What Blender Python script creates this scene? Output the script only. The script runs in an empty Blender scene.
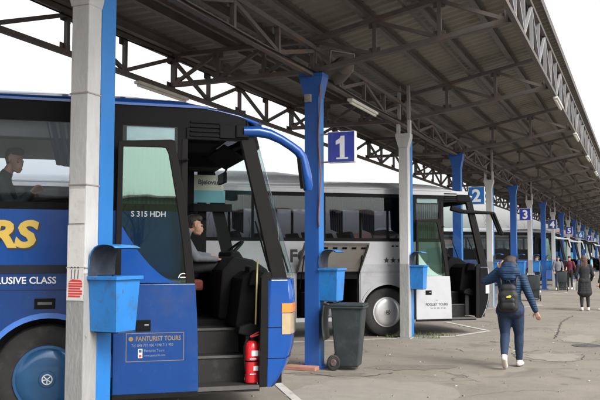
import bpy, bmesh, math, random
from math import sin, cos, pi, radians, sqrt
from mathutils import Vector, Matrix
random.seed(7)
SC = bpy.context.scene
COL = SC.collection

# ------------------------------------------------------------------ materials
def mat(name, col, rough=.6, metal=0., var=.12, scale=6., bump=0., bscale=40., dirt=None, dscale=2.5, damt=.5,
        stretch=None, clear=0., detail=6., spec=.5, chips=None, cscale=9., cth=.66):
    m = bpy.data.materials.new(name); m.use_nodes = True
    nt = m.node_tree; N = nt.nodes; L = nt.links; N.clear()
    out = N.new('ShaderNodeOutputMaterial'); b = N.new('ShaderNodeBsdfPrincipled')
    L.new(b.outputs[0], out.inputs[0])
    b.inputs['Metallic'].default_value = metal
    b.inputs['Specular IOR Level'].default_value = spec
    if clear:
        b.inputs['Coat Weight'].default_value = clear; b.inputs['Coat Roughness'].default_value = .06
    tc = N.new('ShaderNodeTexCoord'); mp = N.new('ShaderNodeMapping')
    L.new(tc.outputs['Object'], mp.inputs['Vector'])
    if stretch: mp.inputs['Scale'].default_value = stretch
    nz = N.new('ShaderNodeTexNoise'); nz.inputs['Scale'].default_value = scale; nz.inputs['Detail'].default_value = detail
    nz.inputs['Roughness'].default_value = .62
    L.new(mp.outputs[0], nz.inputs['Vector'])
    mx = N.new('ShaderNodeMix'); mx.data_type = 'RGBA'
    c = Vector(col)
    mx.inputs[6].default_value = (*(c*(1-var)), 1); mx.inputs[7].default_value = (*[min(1, x) for x in c*(1+var)], 1)
    cr = N.new('ShaderNodeMapRange'); cr.inputs['From Min'].default_value = .3; cr.inputs['From Max'].default_value = .7
    L.new(nz.outputs[0], cr.inputs['Value']); L.new(cr.outputs[0], mx.inputs[0])
    last = mx.outputs[2]
    if dirt:
        n2 = N.new('ShaderNodeTexNoise'); n2.inputs['Scale'].default_value = dscale; n2.inputs['Detail'].default_value = 8
        n2.inputs['Roughness'].default_value = .7
        L.new(mp.outputs[0], n2.inputs['Vector'])
        r2 = N.new('ShaderNodeMapRange'); r2.inputs['From Min'].default_value = .52; r2.inputs['From Max'].default_value = .72
        r2.inputs['To Max'].default_value = damt
        L.new(n2.outputs[0], r2.inputs['Value'])
        m2 = N.new('ShaderNodeMix'); m2.data_type = 'RGBA'; m2.inputs[7].default_value = (*dirt, 1)
        L.new(r2.outputs[0], m2.inputs[0]); L.new(last, m2.inputs[6]); last = m2.outputs[2]
    if chips:
        n4 = N.new('ShaderNodeTexNoise'); n4.inputs['Scale'].default_value = cscale; n4.inputs['Detail'].default_value = 9; n4.inputs['Roughness'].default_value = .75
        L.new(tc.outputs['Object'], n4.inputs['Vector'])
        r4 = N.new('ShaderNodeMapRange'); r4.inputs['From Min'].default_value = cth; r4.inputs['From Max'].default_value = cth+.02
        L.new(n4.outputs[0], r4.inputs['Value'])
        m4 = N.new('ShaderNodeMix'); m4.data_type = 'RGBA'; m4.inputs[7].default_value = (*chips, 1)
        L.new(r4.outputs[0], m4.inputs[0]); L.new(last, m4.inputs[6]); last = m4.outputs[2]
    L.new(last, b.inputs['Base Color'])
    rr = N.new('ShaderNodeMapRange'); rr.inputs['To Min'].default_value = max(.02, rough-.07); rr.inputs['To Max'].default_value = min(1, rough+.1)
    L.new(nz.outputs[0], rr.inputs['Value']); L.new(rr.outputs[0], b.inputs['Roughness'])
    if bump:
        n3 = N.new('ShaderNodeTexNoise'); n3.inputs['Scale'].default_value = bscale; n3.inputs['Detail'].default_value = 5
        L.new(mp.outputs[0], n3.inputs['Vector'])
        bp = N.new('ShaderNodeBump'); bp.inputs['Strength'].default_value = bump; bp.inputs['Distance'].default_value = .02
        L.new(n3.outputs[0], bp.inputs['Height']); L.new(bp.outputs[0], b.inputs['Normal'])
    return m

def glass(name, tint, ior=1.5, rough=.015, haze=None, hamt=0., gcol=(.95, 1, .98)):
    m = bpy.data.materials.new(name); m.use_nodes = True
    nt = m.node_tree; N = nt.nodes; L = nt.links; N.clear()
    out = N.new('ShaderNodeOutputMaterial')
    t = N.new('ShaderNodeBsdfTransparent'); t.inputs[0].default_value = (*tint, 1)
    g = N.new('ShaderNodeBsdfGlossy'); g.inputs['Roughness'].default_value = rough
    g.inputs[0].default_value = (*gcol, 1)
    lw = N.new('ShaderNodeLayerWeight'); lw.inputs['Blend'].default_value = .5; pw = N.new('ShaderNodeMath'); pw.operation = 'POWER'; pw.inputs[1].default_value = 5
    L.new(lw.outputs['Facing'], pw.inputs[0])       # Schlick reflectance, the same from both sides of the pane
    f0 = ((ior-1)/(ior+1))**2; ma = N.new('ShaderNodeMath'); ma.operation = 'MULTIPLY_ADD'; ma.inputs[1].default_value = .6*(1-f0); ma.inputs[2].default_value = f0
    L.new(pw.outputs[0], ma.inputs[0])
    mx = N.new('ShaderNodeMixShader')
    L.new(ma.outputs[0], mx.inputs[0])
    if haze:
        d = N.new('ShaderNodeBsdfDiffuse'); d.inputs[0].default_value = (*haze, 1)
        m1 = N.new('ShaderNodeMixShader'); m1.inputs[0].default_value = hamt
        L.new(t.outputs[0], m1.inputs[1]); L.new(d.outputs[0], m1.inputs[2]); L.new(m1.outputs[0], mx.inputs[1])
    else: L.new(t.outputs[0], mx.inputs[1])
    L.new(g.outputs[0], mx.inputs[2])
    # gentle waviness of the pane
    n = N.new('ShaderNodeTexNoise'); n.inputs['Scale'].default_value = 1.6
    tc = N.new('ShaderNodeTexCoord'); L.new(tc.outputs['Object'], n.inputs['Vector'])
    bp = N.new('ShaderNodeBump'); bp.inputs['Strength'].default_value = .05; bp.inputs['Distance'].default_value = .03
    L.new(n.outputs[0], bp.inputs['Height']); L.new(bp.outputs[0], g.inputs['Normal'])
    L.new(mx.outputs[0], out.inputs[0])
    return m

M = {}
M['bus_blue'] = mat('bus_blue_paint', (.002, .055, .26), .2, var=.05, clear=.5, spec=.3, dirt=(.02, .05, .16), dscale=1.5, damt=.35)
M['bus_blue_low'] = mat('bus_dark_blue_paint', (.002, .038, .17), .24, var=.07, clear=.45, spec=.3, dirt=(.05, .07, .13), dscale=2.2, damt=.4)
M['bus_trim_blue'] = mat('light_blue_trim', (.05, .17, .55), .35, var=.08, clear=.3)
M['bus_white'] = mat('bus_silver_paint', (.38, .385, .40), .3, var=.04, clear=.5, dirt=(.22, .205, .185), dscale=1.2, damt=.35)
M['bus_white_low'] = mat('bus_silver_skirt', (.32, .325, .34), .34, metal=.15, var=.05, clear=.3, dirt=(.15, .135, .12), dscale=1.6, damt=.45)
M['bus_cyan'] = mat('bus_cyan_paint', (.05, .3, .5), .3, var=.06, clear=.4)
M['black_trim'] = mat('black_trim', (.006, .006, .0065), .45, var=.25, scale=3, spec=.08)
M['pillar'] = mat('door_frame_dark', (.0095, .0088, .0088), .45, var=.15, spec=.1)
M['strip_navy'] = mat('navy_rub_strip', (.006, .010, .022), .45, var=.2, spec=.3)
M['rubber'] = mat('rubber', (.018, .017, .017), .8, var=.3, scale=12, dirt=(.09, .08, .07), dscale=6, damt=.5)
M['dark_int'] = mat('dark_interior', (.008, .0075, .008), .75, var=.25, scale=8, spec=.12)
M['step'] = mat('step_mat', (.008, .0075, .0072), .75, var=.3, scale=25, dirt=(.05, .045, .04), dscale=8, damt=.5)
M['step_edge'] = mat('step_edge', (.06, .057, .054), .6, var=.3)
M['int_grey'] = mat('interior_grey', (.12, .12, .125), .7, var=.1)
M['seat'] = mat('seat_fabric', (.035, .04, .07), .9, var=.3, scale=40, bump=.2)
M['seat_red'] = mat('seat_fabric_red', (.18, .04, .035), .9, var=.3, scale=40, bump=.2)
M['curtain'] = mat('curtain_cloth', (.012, .02, .05), .9, var=.2, scale=9, bump=.2)
M['curtain_grey'] = mat('grey_green_curtain', (.1, .12, .11), .9, var=.2)
M['blind'] = mat('pale_blind', (.3, .3, .31), .8, var=.08)
M['glass_side'] = glass('tinted_side_glass', (.84, .86, .88), 1.22)
M['glass_dark'] = glass('dark_side_glass', (.62, .63, .66), 1.4)
M['glass_front'] = glass('green_windscreen', (.86, .94, .92), 1.35)
M['glass_door'] = glass('green_door_glass', (.6, .7, .66), 2.1, gcol=(.72, 1, .88))
M['glass_pale'] = glass('pale_green_glass', (.6, .75, .7), 1.6, haze=(.55, .75, .68), hamt=.45)
M['hub_blue'] = mat('hubcap_blue', (.014, .085, .21), .3, metal=.2, var=.12, clear=.5, dirt=(.02, .06, .14), dscale=3, damt=.5)
M['hub_silver'] = mat('hubcap_silver', (.5, .5, .5), .35, metal=.5, var=.08, dirt=(.25, .23, .2), dscale=4, damt=.4)
M['gold'] = mat('gold_letter', (.62, .42, .07), .45, var=.06)
M['white_paint'] = mat('white_letter', (.75, .76, .78), .5, var=.04)
M['gold_dull'] = mat('worn_gold_letter', (.2, .14, .05), .5, var=.1)
M['pale_text'] = mat('faded_letter', (.28, .3, .3), .5, var=.1)
M['grey_text'] = mat('grey_letter', (.16, .18, .22), .5, var=.04)
M['black_letter'] = mat('black_letter', (.02, .02, .022), .5, var=.1)
M['orange'] = mat('indicator_orange', (.8, .22, .03), .2, var=.1, clear=.8)
M['lamp_clear'] = mat('headlamp_lens', (.5, .4, .24), .12, var=.15, metal=.3, clear=1.)
M['concrete'] = mat('whitewashed_concrete', (.43, .43, .425), .75, var=.1, scale=5, bump=.25, bscale=30, dirt=(.27, .26, .245), dscale=3, damt=.7, stretch=(1, 1, .35), chips=(.2, .19, .18), cscale=11, cth=.65)
M['concrete_low'] = mat('bare_concrete', (.27, .27, .262), .85, var=.14, scale=7, bump=.35, bscale=35, dirt=(.16, .15, .14), dscale=4, damt=.75, stretch=(1, 1, .3), chips=(.1, .095, .09), cscale=12, cth=.64)
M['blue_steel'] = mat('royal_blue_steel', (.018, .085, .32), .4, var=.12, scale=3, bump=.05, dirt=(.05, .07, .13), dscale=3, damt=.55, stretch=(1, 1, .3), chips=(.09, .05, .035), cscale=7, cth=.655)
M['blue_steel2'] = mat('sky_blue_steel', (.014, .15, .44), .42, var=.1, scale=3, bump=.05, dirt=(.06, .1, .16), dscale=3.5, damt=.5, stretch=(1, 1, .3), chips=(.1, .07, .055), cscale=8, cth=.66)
M['bin_blue'] = mat('bin_blue_paint', (.017, .165, .47), .4, var=.12, scale=4, dirt=(.05, .08, .13), dscale=7, damt=.7, chips=(.07, .045, .035), cscale=10, cth=.655)
M['bin_inside'] = mat('bin_inside_dark', (.03, .04, .06), .85, var=.4, scale=10)  # dark tone for the inner faces of the litter bins
M['steel'] = mat('brown_grey_steel', (.085, .073, .067), .6, var=.25, scale=4, dirt=(.15, .065, .035), dscale=1.4, damt=.75, chips=(.05, .03, .022), cscale=6, cth=.63)
M['steel_light'] = mat('pale_steel', (.26, .245, .23), .55, var=.18, scale=4, dirt=(.15, .085, .05), dscale=2, damt=.5)
M['purlin'] = mat('purlin_steel', (.12, .11, .1), .6, var=.2, scale=3, dirt=(.11, .08, .06), dscale=1, damt=.5)
M['deck'] = mat('corrugated_deck', (.2, .185, .16), .6, var=.14, scale=.9, dirt=(.11, .09, .068), dscale=.8, damt=.8)
M['fascia'] = mat('fascia_sunlit', (.2, .2, .205), .5, var=.12, scale=3, dirt=(.22, .16, .12), dscale=2.5, damt=.6)  # bracing paler than the other steel: sunlight put into its colour
M['bin_green'] = mat('wheelie_green', (.018, .025, .027), .5, var=.15, scale=5, dirt=(.07, .075, .07), dscale=5, damt=.4)
M['sign_blue'] = mat('sign_blue', (.028, .045, .33), .35, var=.06, clear=.3)
M['sign_navy'] = mat('sign_navy', (.03, .055, .2), .4, var=.06)
M['sign_sky'] = mat('sign_sky_blue', (.022, .14, .42), .35, var=.06)
M['sign_edge'] = mat('sign_edge', (.7, .7, .68), .5, var=.08)
M['red_paint'] = mat('red_cylinder', (.55, .015, .02), .3, var=.1, clear=.5)
M['yellow_rail'] = mat('yellow_rail', (.75, .62, .3), .35, var=.1)
M['tube_white'] = mat('white_tube', (.62, .6, .55), .4, var=.1, dirt=(.3, .25, .2), damt=.4)
M['cable_red'] = mat('rust_cable', (.25, .08, .06), .6, var=.2)
M['brick'] = mat('brick_red', (.35, .17, .12), .9, var=.2, bump=.3)
M['paper'] = mat('paper', (.62, .61, .59), .8, var=.07, scale=9, dirt=(.4, .39, .37), dscale=12, damt=.5)
M['paper_red'] = mat('paper_red', (.6, .04, .03), .7, var=.15)
M['line'] = mat('road_line_paint', (.42, .41, .38), .8, var=.12, scale=6, dirt=(.22, .2, .17), dscale=5, damt=.9)
M['patch_dark'] = mat('asphalt_repair', (.15, .132, .11), .9, var=.2, scale=9, bump=.5, bscale=90)
M['patch_light'] = mat('concrete_repair', (.235, .213, .182), .9, var=.12, scale=6, bump=.35, bscale=90, dirt=(.17, .15, .128), dscale=3)
M['crack'] = mat('crack_fill', (.05, .045, .04), .95, var=.3)
M['iron'] = mat('cast_iron', (.1, .09, .085), .6, var=.25, metal=.4, bump=.4, bscale=60)
M['wall_tan'] = mat('plaster_tan', (.3, .26, .19), .85, var=.08, scale=1.5, dirt=(.3, .25, .19), dscale=.7)
M['wall_white'] = mat('plaster_white', (.62, .6, .57), .85, var=.06, scale=1.5)
M['roof_red'] = mat('clay_roof', (.17, .085, .065), .85, var=.15, scale=2)
M['window_dark'] = mat('dark_window', (.04, .045, .05), .12, var=.2)
M['bark'] = mat('bark', (.09, .075, .065), .9, var=.25)
M['skin'] = mat('skin', (.42, .225, .155), .55, var=.06, scale=14)
M['hair_brown'] = mat('hair_brown', (.075, .04, .022), .55, var=.4, scale=30, stretch=(3, 3, .4), bump=.6, bscale=60)
M['hair_dbrown'] = mat('hair_deep_brown', (.035, .02, .013), .5, var=.5, scale=30, stretch=(3, 3, .4), bump=.6, bscale=60)
M['hair_dark'] = mat('hair_dark', (.02, .014, .011), .5, var=.4, scale=30, stretch=(3, 3, .4), bump=.6, bscale=60)
M['hair_red'] = mat('hair_auburn', (.16, .05, .025), .55, var=.4, scale=30, stretch=(3, 3, .4), bump=.6, bscale=60)
M['jeans'] = mat('blue_denim', (.011, .025, .06), .85, var=.22, scale=14, bump=.35, bscale=22)
M['black_cloth'] = mat('black_cloth', (.013, .013, .015), .85, var=.3, scale=14, bump=.35, bscale=22)
M['grey_cloth'] = mat('grey_cloth', (.13, .13, .15), .9, var=.2, bump=.3, bscale=25)
M['maroon'] = mat('maroon_cloth', (.12, .02, .035), .9, var=.2, bump=.3, bscale=25)
M['green_cloth'] = mat('dark_green_cloth', (.03, .045, .045), .9, var=.2, bump=.3, bscale=25)
M['sole'] = mat('pale_sole', (.62, .55, .5), .6, var=.08)
M['bag_white'] = mat('white_bag', (.4, .4, .39), .7, var=.05)
M['bag_beige'] = mat('beige_bag', (.5, .43, .36), .7, var=.08)
M['backpack'] = mat('black_nylon', (.012, .012, .014), .6, var=.3, scale=30, bump=.25, bscale=70)
M['yellow_logo'] = mat('yellow_logo', (.6, .6, .08), .5, var=.05)
M['turq'] = mat('turquoise_panel', (.07, .22, .26), .5, var=.06)
M['cream'] = mat('cream_panel', (.3, .31, .26), .5, var=.06)

# quilted puffer jacket
def quilt(name, col):
    m = mat(name, col, .6, var=.2, scale=10, spec=.3)
    N = m.node_tree.nodes; L = m.node_tree.links
    b = [n for n in N if n.type == 'BSDF_PRINCIPLED'][0]
    tc = N.new('ShaderNodeTexCoord'); w = N.new('ShaderNodeTexWave'); w.bands_direction = 'Z'; w.inputs['Scale'].default_value = 9
    w.inputs['Distortion'].default_value = 1.2; w.inputs['Detail'].default_value = 2
    L.new(tc.outputs['Object'], w.inputs['Vector'])
    bp = N.new('ShaderNodeBump'); bp.inputs['Strength'].default_value = .35; bp.inputs['Distance'].default_value = .02
    L.new(w.outputs['Fac'], bp.inputs['Height']); L.new(bp.outputs[0], b.inputs['Normal'])
    return m
M['puffer'] = quilt('blue_puffer', (.011, .034, .08))

# ground asphalt
def ground_mat():
    m = bpy.data.materials.new('worn_asphalt'); m.use_nodes = True
    nt = m.node_tree; N = nt.nodes; L = nt.links; N.clear()
    out = N.new('ShaderNodeOutputMaterial'); b = N.new('ShaderNodeBsdfPrincipled'); L.new(b.outputs[0], out.inputs[0])
    tc = N.new('ShaderNodeTexCoord')
    def noise(s, d=6, r=.6, dist=0.):
        n = N.new('ShaderNodeTexNoise'); n.inputs['Scale'].default_value = s; n.inputs['Detail'].default_value = d
        n.inputs['Roughness'].default_value = r; n.inputs['Distortion'].default_value = dist
        L.new(tc.outputs['Object'], n.inputs['Vector']); return n.outputs[0]
    def rng(v, a, b_, c=0., d=1.):
        r = N.new('ShaderNodeMapRange'); r.inputs[1].default_value = a; r.inputs[2].default_value = b_
        r.inputs[3].default_value = c; r.inputs[4].default_value = d; L.new(v, r.inputs[0]); return r.outputs[0]
    def mix(f, a, b_):
        x = N.new('ShaderNodeMix'); x.data_type = 'RGBA'; L.new(f, x.inputs[0])
        for i, v in ((6, a), (7, b_)):
            if isinstance(v, tuple): x.inputs[i].default_value = (*v, 1)
            else: L.new(v, x.inputs[i])
        return x.outputs[2]
    c = mix(rng(noise(.35, 5, .6, .4), .35, .65), (.2, .175, .142), (.265, .234, .193))
    c = mix(rng(noise(1.6, 8, .7), .45, .75, 0, .55), c, (.15, .133, .111))
    c = mix(rng(noise(4.5, 8, .75), .55, .8, 0, .7), c, (.27, .245, .21))
    c = mix(rng(noise(75, 3, .6), .42, .7, 0, .4), c, (.1, .09, .078))
    c = mix(rng(noise(170, 2, .5), .45, .75, 0, .5), c, (.06, .054, .048))
    c = mix(rng(noise(90, 2, .5), .62, .8, 0, .5), c, (.27, .25, .22))
    # oil stains
    c = mix(rng(noise(2.6, 3, .5, .3), .68, .72, 0, .45), c, (.07, .062, .055))
    c = mix(rng(noise(.8, 4, .5, 1.2), .6, .72, 0, .5), c, (.055, .049, .043))
    # cracks
    mp = N.new('ShaderNodeMapping'); L.new(tc.outputs['Object'], mp.inputs[0])
    ad = N.new('ShaderNodeVectorMath'); ad.operation = 'ADD'
    nn = N.new('ShaderNodeTexNoise'); nn.inputs['Scale'].default_value = 1.5; nn.inputs['Detail'].default_value = 6
    L.new(tc.outputs['Object'], nn.inputs['Vector']); L.new(mp.outputs[0], ad.inputs[0]); L.new(nn.outputs['Color'], ad.inputs[1])
    v = N.new('ShaderNodeTexVoronoi'); v.feature = 'DISTANCE_TO_EDGE'; v.inputs['Scale'].default_value = .42
    L.new(ad.outputs[0], v.inputs['Vector'])
    ck = rng(v.outputs['Distance'], .002, .012, 1, 0)
    mk = rng(noise(.5, 3, .5), .5, .62, 0, .8)
    mu = N.new('ShaderNodeMath'); mu.operation = 'MULTIPLY'; L.new(ck, mu.inputs[0]); L.new(mk, mu.inputs[1])
    c = mix(mu.outputs[0], c, (.04, .036, .032))
    L.new(c, b.inputs['Base Color'])
    L.new(rng(noise(3, 5), .3, .7, .72, .95), b.inputs['Roughness'])
    bp = N.new('ShaderNodeBump'); bp.inputs['Strength'].default_value = .5; bp.inputs['Distance'].default_value = .01
    L.new(noise(70, 4), bp.inputs['Height'])
    bp2 = N.new('ShaderNodeBump'); bp2.inputs['Strength'].default_value = .35; bp2.inputs['Distance'].default_value = .05
    L.new(noise(1.2, 4), bp2.inputs['Height']); L.new(bp.outputs[0], bp2.inputs['Normal'])
    L.new(bp2.outputs[0], b.inputs['Normal'])
    return m
M['ground'] = ground_mat()

# ------------------------------------------------------------------ mesh helpers
class MB:
    def __init__(s): s.v = []; s.f = []; s.fm = []; s.cm = 0
    def add(s, vs, fs):
        o = len(s.v); s.v += [tuple(v) for v in vs]
        for f in fs: s.f.append([i+o for i in f]); s.fm.append(s.cm)
        return s
    def box(s, x0, x1, y0, y1, z0, z1, T=None):
        vs = [(x, y, z) for z in (z0, z1) for y in (y0, y1) for x in (x0, x1)]
        if T is not None: vs = [T @ Vector(v) for v in vs]
        return s.add(vs, [(0, 2, 3, 1), (4, 5, 7, 6), (0, 1, 5, 4), (2, 6, 7, 3), (0, 4, 6, 2), (1, 3, 7, 5)])
    def hexa(s, b, t):   # bottom 4, top 4 (ccw)
        return s.add(list(b)+list(t), [(3, 2, 1, 0), (4, 5, 6, 7), (0, 1, 5, 4), (1, 2, 6, 5), (2, 3, 7, 6), (3, 0, 4, 7)])
    def bar(s, p, q, w, h, up=(0, 0, 1)):
        p = Vector(p); q = Vector(q); d = (q-p).normalized(); u = Vector(up)
        if abs(d.dot(u)) > .97: u = Vector((0, 1, 0))
        a = d.cross(u).normalized()*w/2; b = a.cross(d).normalized()*h/2
        return s.hexa([p-a-b, p+a-b, p+a+b, p-a+b], [q-a-b, q+a-b, q+a+b, q-a+b])
    def prism(s, poly, axis, a0, a1):
        def P(u, v, w): return {'y': (u, w, v), 'x': (w, u, v), 'z': (u, v, w)}[axis]
        n = len(poly); vs = [P(u, v, a0) for u, v in poly]+[P(u, v, a1) for u, v in poly]
        fs = [list(range(n)), list(range(2*n-1, n-1, -1))]+[(i, (i+1) % n+0, n+(i+1) % n, n+i) for i in range(n)]
        return s.add(vs, fs)
    def lathe(s, prof, c, axis='z', n=32, cap=True):  # prof list of (r, h)
        vs = []; fs = []
        for r, h in prof:
            for i in range(n):
                a = 2*pi*i/n; u, v = r*cos(a), r*sin(a)
                vs.append({'z': (c[0]+u, c[1]+v, c[2]+h), 'y': (c[0]+u, c[1]+h, c[2]+v), 'x': (c[0]+h, c[1]+u, c[2]+v)}[axis])
        m = len(prof)
        for j in range(m-1):
            for i in range(n): fs.append((j*n+i, j*n+(i+1) % n, (j+1)*n+(i+1) % n, (j+1)*n+i))
        if cap: fs.append(list(range(n))); fs.append(list(range((m-1)*n, m*n)))
        return s.add(vs, fs)
    def tube(s, pts, r, n=8):
        pts = [Vector(p) for p in pts]; rs = r if isinstance(r, (list, tuple)) else [r]*len(pts)
        vs = []; fs = []; prev = None
        for i, p in enumerate(pts):
            d = (pts[min(i+1, len(pts)-1)]-pts[max(i-1, 0)]).normalized()
            if prev is None:
                u = Vector((0, 0, 1)) if abs(d.z) < .9 else Vector((1, 0, 0)); a = d.cross(u).normalized()
            else: a = (prev-d*prev.dot(d)).normalized()
            prev = a; b = d.cross(a)
            for k in range(n):
                t = 2*pi*k/n; vs.append(p+(a*cos(t)+b*sin(t))*rs[i])
        for j in range(len(pts)-1):
            for k in range(n): fs.append((j*n+k, j*n+(k+1) % n, (j+1)*n+(k+1) % n, (j+1)*n+k))
        fs += [list(range(n)), list(range((len(pts)-1)*n, len(pts)*n))]
        return s.add(vs, fs)
    def grid(s, rows):
        n = len(rows[0]); vs = [v for r in rows for v in r]
        return s.add(vs, [(j*n+i, j*n+i+1, (j+1)*n+i+1, (j+1)*n+i) for j in range(len(rows)-1) for i in range(n-1)])
    def build(s, name, m, parent=None, bevel=0., smooth=False, solid=0., loc=None, rot=None, flip=False, seg=2):
        me = bpy.data.meshes.new(name); me.from_pydata(s.v, [], s.f)
        ms = m if isinstance(m, (list, tuple)) else [m]
        for x in ms: me.materials.append(x)
        for i, p in enumerate(me.polygons): p.material_index = s.fm[i]
        bm = bmesh.new(); bm.from_mesh(me); bmesh.ops.recalc_face_normals(bm, faces=bm.faces); bm.to_mesh(me); bm.free()
        o = bpy.data.objects.new(name, me); COL.objects.link(o)
        if parent: o.parent = parent
        if loc: o.location = loc
        if rot: o.rotation_euler = rot
        if solid:
            md = o.modifiers.new('s', 'SOLIDIFY'); md.thickness = solid; md.offset = -1
        if bevel:
            md = o.modifiers.new('b', 'BEVEL'); md.width = bevel; md.segments = seg; md.limit_method = 'ANGLE'; md.angle_limit = radians(40)
        if smooth:
            for p in me.polygons: p.use_smooth = True
            if smooth == 'auto':
                bpy.context.view_layer.update()
                me.set_sharp_from_angle(angle=radians(35))
        return o
def split_build(mb, name, m, parent=None, **kw):
    """one object per loose piece"""
    n = len(mb.v); p = list(range(n))
    def fd(i):
        while p[i] != i: p[i] = p[p[i]]; i = p[i]
        return i
    for f in mb.f:
        for a in f[1:]: p[fd(a)] = fd(f[0])
    gs = {}
    for k, f in enumerate(mb.f): gs.setdefault(fd(f[0]), []).append(k)
    out = []
    for g_ in gs.values():
        q = MB(); idx = {}
        for k in g_:
            for a in mb.f[k]:
                if a not in idx: idx[a] = len(q.v); q.v.append(mb.v[a])
            q.f.append([idx[a] for a in mb.f[k]]); q.fm.append(mb.fm[k])
        out.append(q.build(name, m, parent, **kw))
    return out
def tag(o, label=None, cat=None, group=None, kind=None):
    if label: o['label'] = label
    if cat: o['category'] = cat
    if group: o['group'] = group
    if kind: o['kind'] = kind
    return o
def empty(name, loc, rz=0, label=None, cat=None, group=None):
    o = bpy.data.objects.new(name, None); COL.objects.link(o); o.location = loc; o.rotation_euler = (0, 0, rz)
    o.empty_display_size = .2
    return tag(o, label, cat, group)
def copy_tree(o, parent=None):
    c = o.copy(); COL.objects.link(c); c.parent = parent
    for ch in list(o.children): copy_tree(ch, c)
    return c
def text(s, size, loc, rot, m, parent, name='lettering', bold=0., shear=0., ext=.002, align='LEFT', sx=1.):
    cu = bpy.data.curves.new('t', 'FONT'); cu.body = s; cu.size = size; cu.offset = bold; cu.shear = shear
    cu.extrude = ext; cu.align_x = align; cu.resolution_u = 3
    o = bpy.data.objects.new('t', cu); COL.objects.link(o); bpy.context.view_layer.update()
    me = bpy.data.meshes.new_from_object(o.evaluated_get(bpy.context.evaluated_depsgraph_get()))
    bpy.data.objects.remove(o); me.materials.clear(); me.materials.append(m)
    r = bpy.data.objects.new(name, me); COL.objects.link(r); r.location = loc; r.rotation_euler = rot; r.scale = (sx, 1, 1)
    if parent: r.parent = parent
    return r
SIDE = (pi/2, 0, 0)

# ------------------------------------------------------------------ world, light, camera
W = bpy.data.worlds.new('World'); SC.world = W; W.use_nodes = True
nt = W.node_tree; N = nt.nodes; L = nt.links; N.clear()
out = N.new('ShaderNodeOutputWorld'); bg = N.new('ShaderNodeBackground'); sky = N.new('ShaderNodeTexSky')
sky.sky_type = 'NISHITA'; sky.sun_disc = False; sky.sun_elevation = radians(42); sky.sun_rotation = radians(115)
sky.air_density = 1.; sky.dust_density = 4.; sky.ozone_density = 1.; sky.altitude = 0
hs = N.new('ShaderNodeHueSaturation'); hs.inputs['Saturation'].default_value = .12
L.new(sky.outputs[0], hs.inputs['Color']); L.new(hs.outputs[0], bg.inputs[0]); bg.inputs[1].default_value = .15
L.new(bg.outputs[0], out.inputs[0])
sl = bpy.data.lights.new('sun', 'SUN'); sl.energy = 1.0; sl.angle = radians(25); sl.color = (1, .96, .9)
so = bpy.data.objects.new('sun', sl); COL.objects.link(so)
el, az = radians(42), radians(115)      # azimuth clockwise from +Y
d = Vector((sin(az)*cos(el), cos(az)*cos(el), sin(el)))
so.rotation_euler = d.to_track_quat('Z', 'Y').to_euler()

F = 805.; PITCH = math.atan(57/F); YAW = math.atan(341*cos(PITCH)/F)
cam = bpy.data.cameras.new('camera'); co = bpy.data.objects.new('camera', cam); COL.objects.link(co)
cam.sensor_width = 36; cam.lens = 36*F/600; cam.clip_end = 2000; cam.clip_start = .1
co.location = (0, 0, 1.65); co.rotation_euler = (pi/2+PITCH, 0, YAW)
SC.camera = co
SC.render.engine = 'CYCLES'
SC.view_settings.view_transform = 'Standard'; SC.view_settings.look = 'None'; SC.view_settings.gamma = 1
SC.view_settings.use_curve_mapping = False; SC.view_settings.exposure = 1.2
SC.cycles.max_bounces = 8; SC.cycles.transparent_max_bounces = 24
SC.cycles.diffuse_bounces = 5

# ------------------------------------------------------------------ ground
g = MB(); g.grid([[(x, y, 0) for x in (-400, -60, -20, 0, 20, 60, 400)] for y in (-400, -60, -10, 10, 30, 80, 200, 900)])
tag(g.build('ground', M['ground']), kind='structure')

S = 5.22
def colX(k): return -4.45 if k == 2 else -4.56
def colY(k): return 6.0 + (0 if k == 0 else .12) + S*k - (.33 if k == 2 else 0)      # k even: concrete + steel post, odd: blue pillar
def sheet(name, poly, z, m, kind='structure', lab=None):
    b = MB(); b.add([(x, y, z) for x, y in poly], [list(range(len(poly)))]); o = b.build(name, m); return tag(o, lab, kind=kind)
def blob(cx, cy, rx, ry, n=22, j=.25, seed=0, rot=0.):
    r = random.Random(seed); pts = []
    for i in range(n):
        a = 2*pi*i/n; k = 1+r.uniform(-j, j); u, v = rx*k*cos(a), ry*k*sin(a)
        pts.append((cx+u*cos(rot)-v*sin(rot), cy+u*sin(rot)+v*cos(rot)))
    return pts
sheet('asphalt_patch', blob(-1.35, 14.0, .42, .55, seed=3), .004, M['patch_light'])
sheet('asphalt_patch', blob(-3.05, 9.4, 1.0, 1.15, 26, .12, seed=5), .004, M['patch_light'])
sheet('asphalt_patch', blob(-1.2, 17.3, .32, .9, seed=9), .004, M['patch_light'])
sheet('asphalt_patch', blob(-3.2, 11.9, .7, .3, seed=12, rot=.5), .004, M['patch_dark'])
sheet('asphalt_patch', blob(-4.15, 10.75, .55, .18, seed=14, rot=.3), .004, M['patch_dark'])
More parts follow.
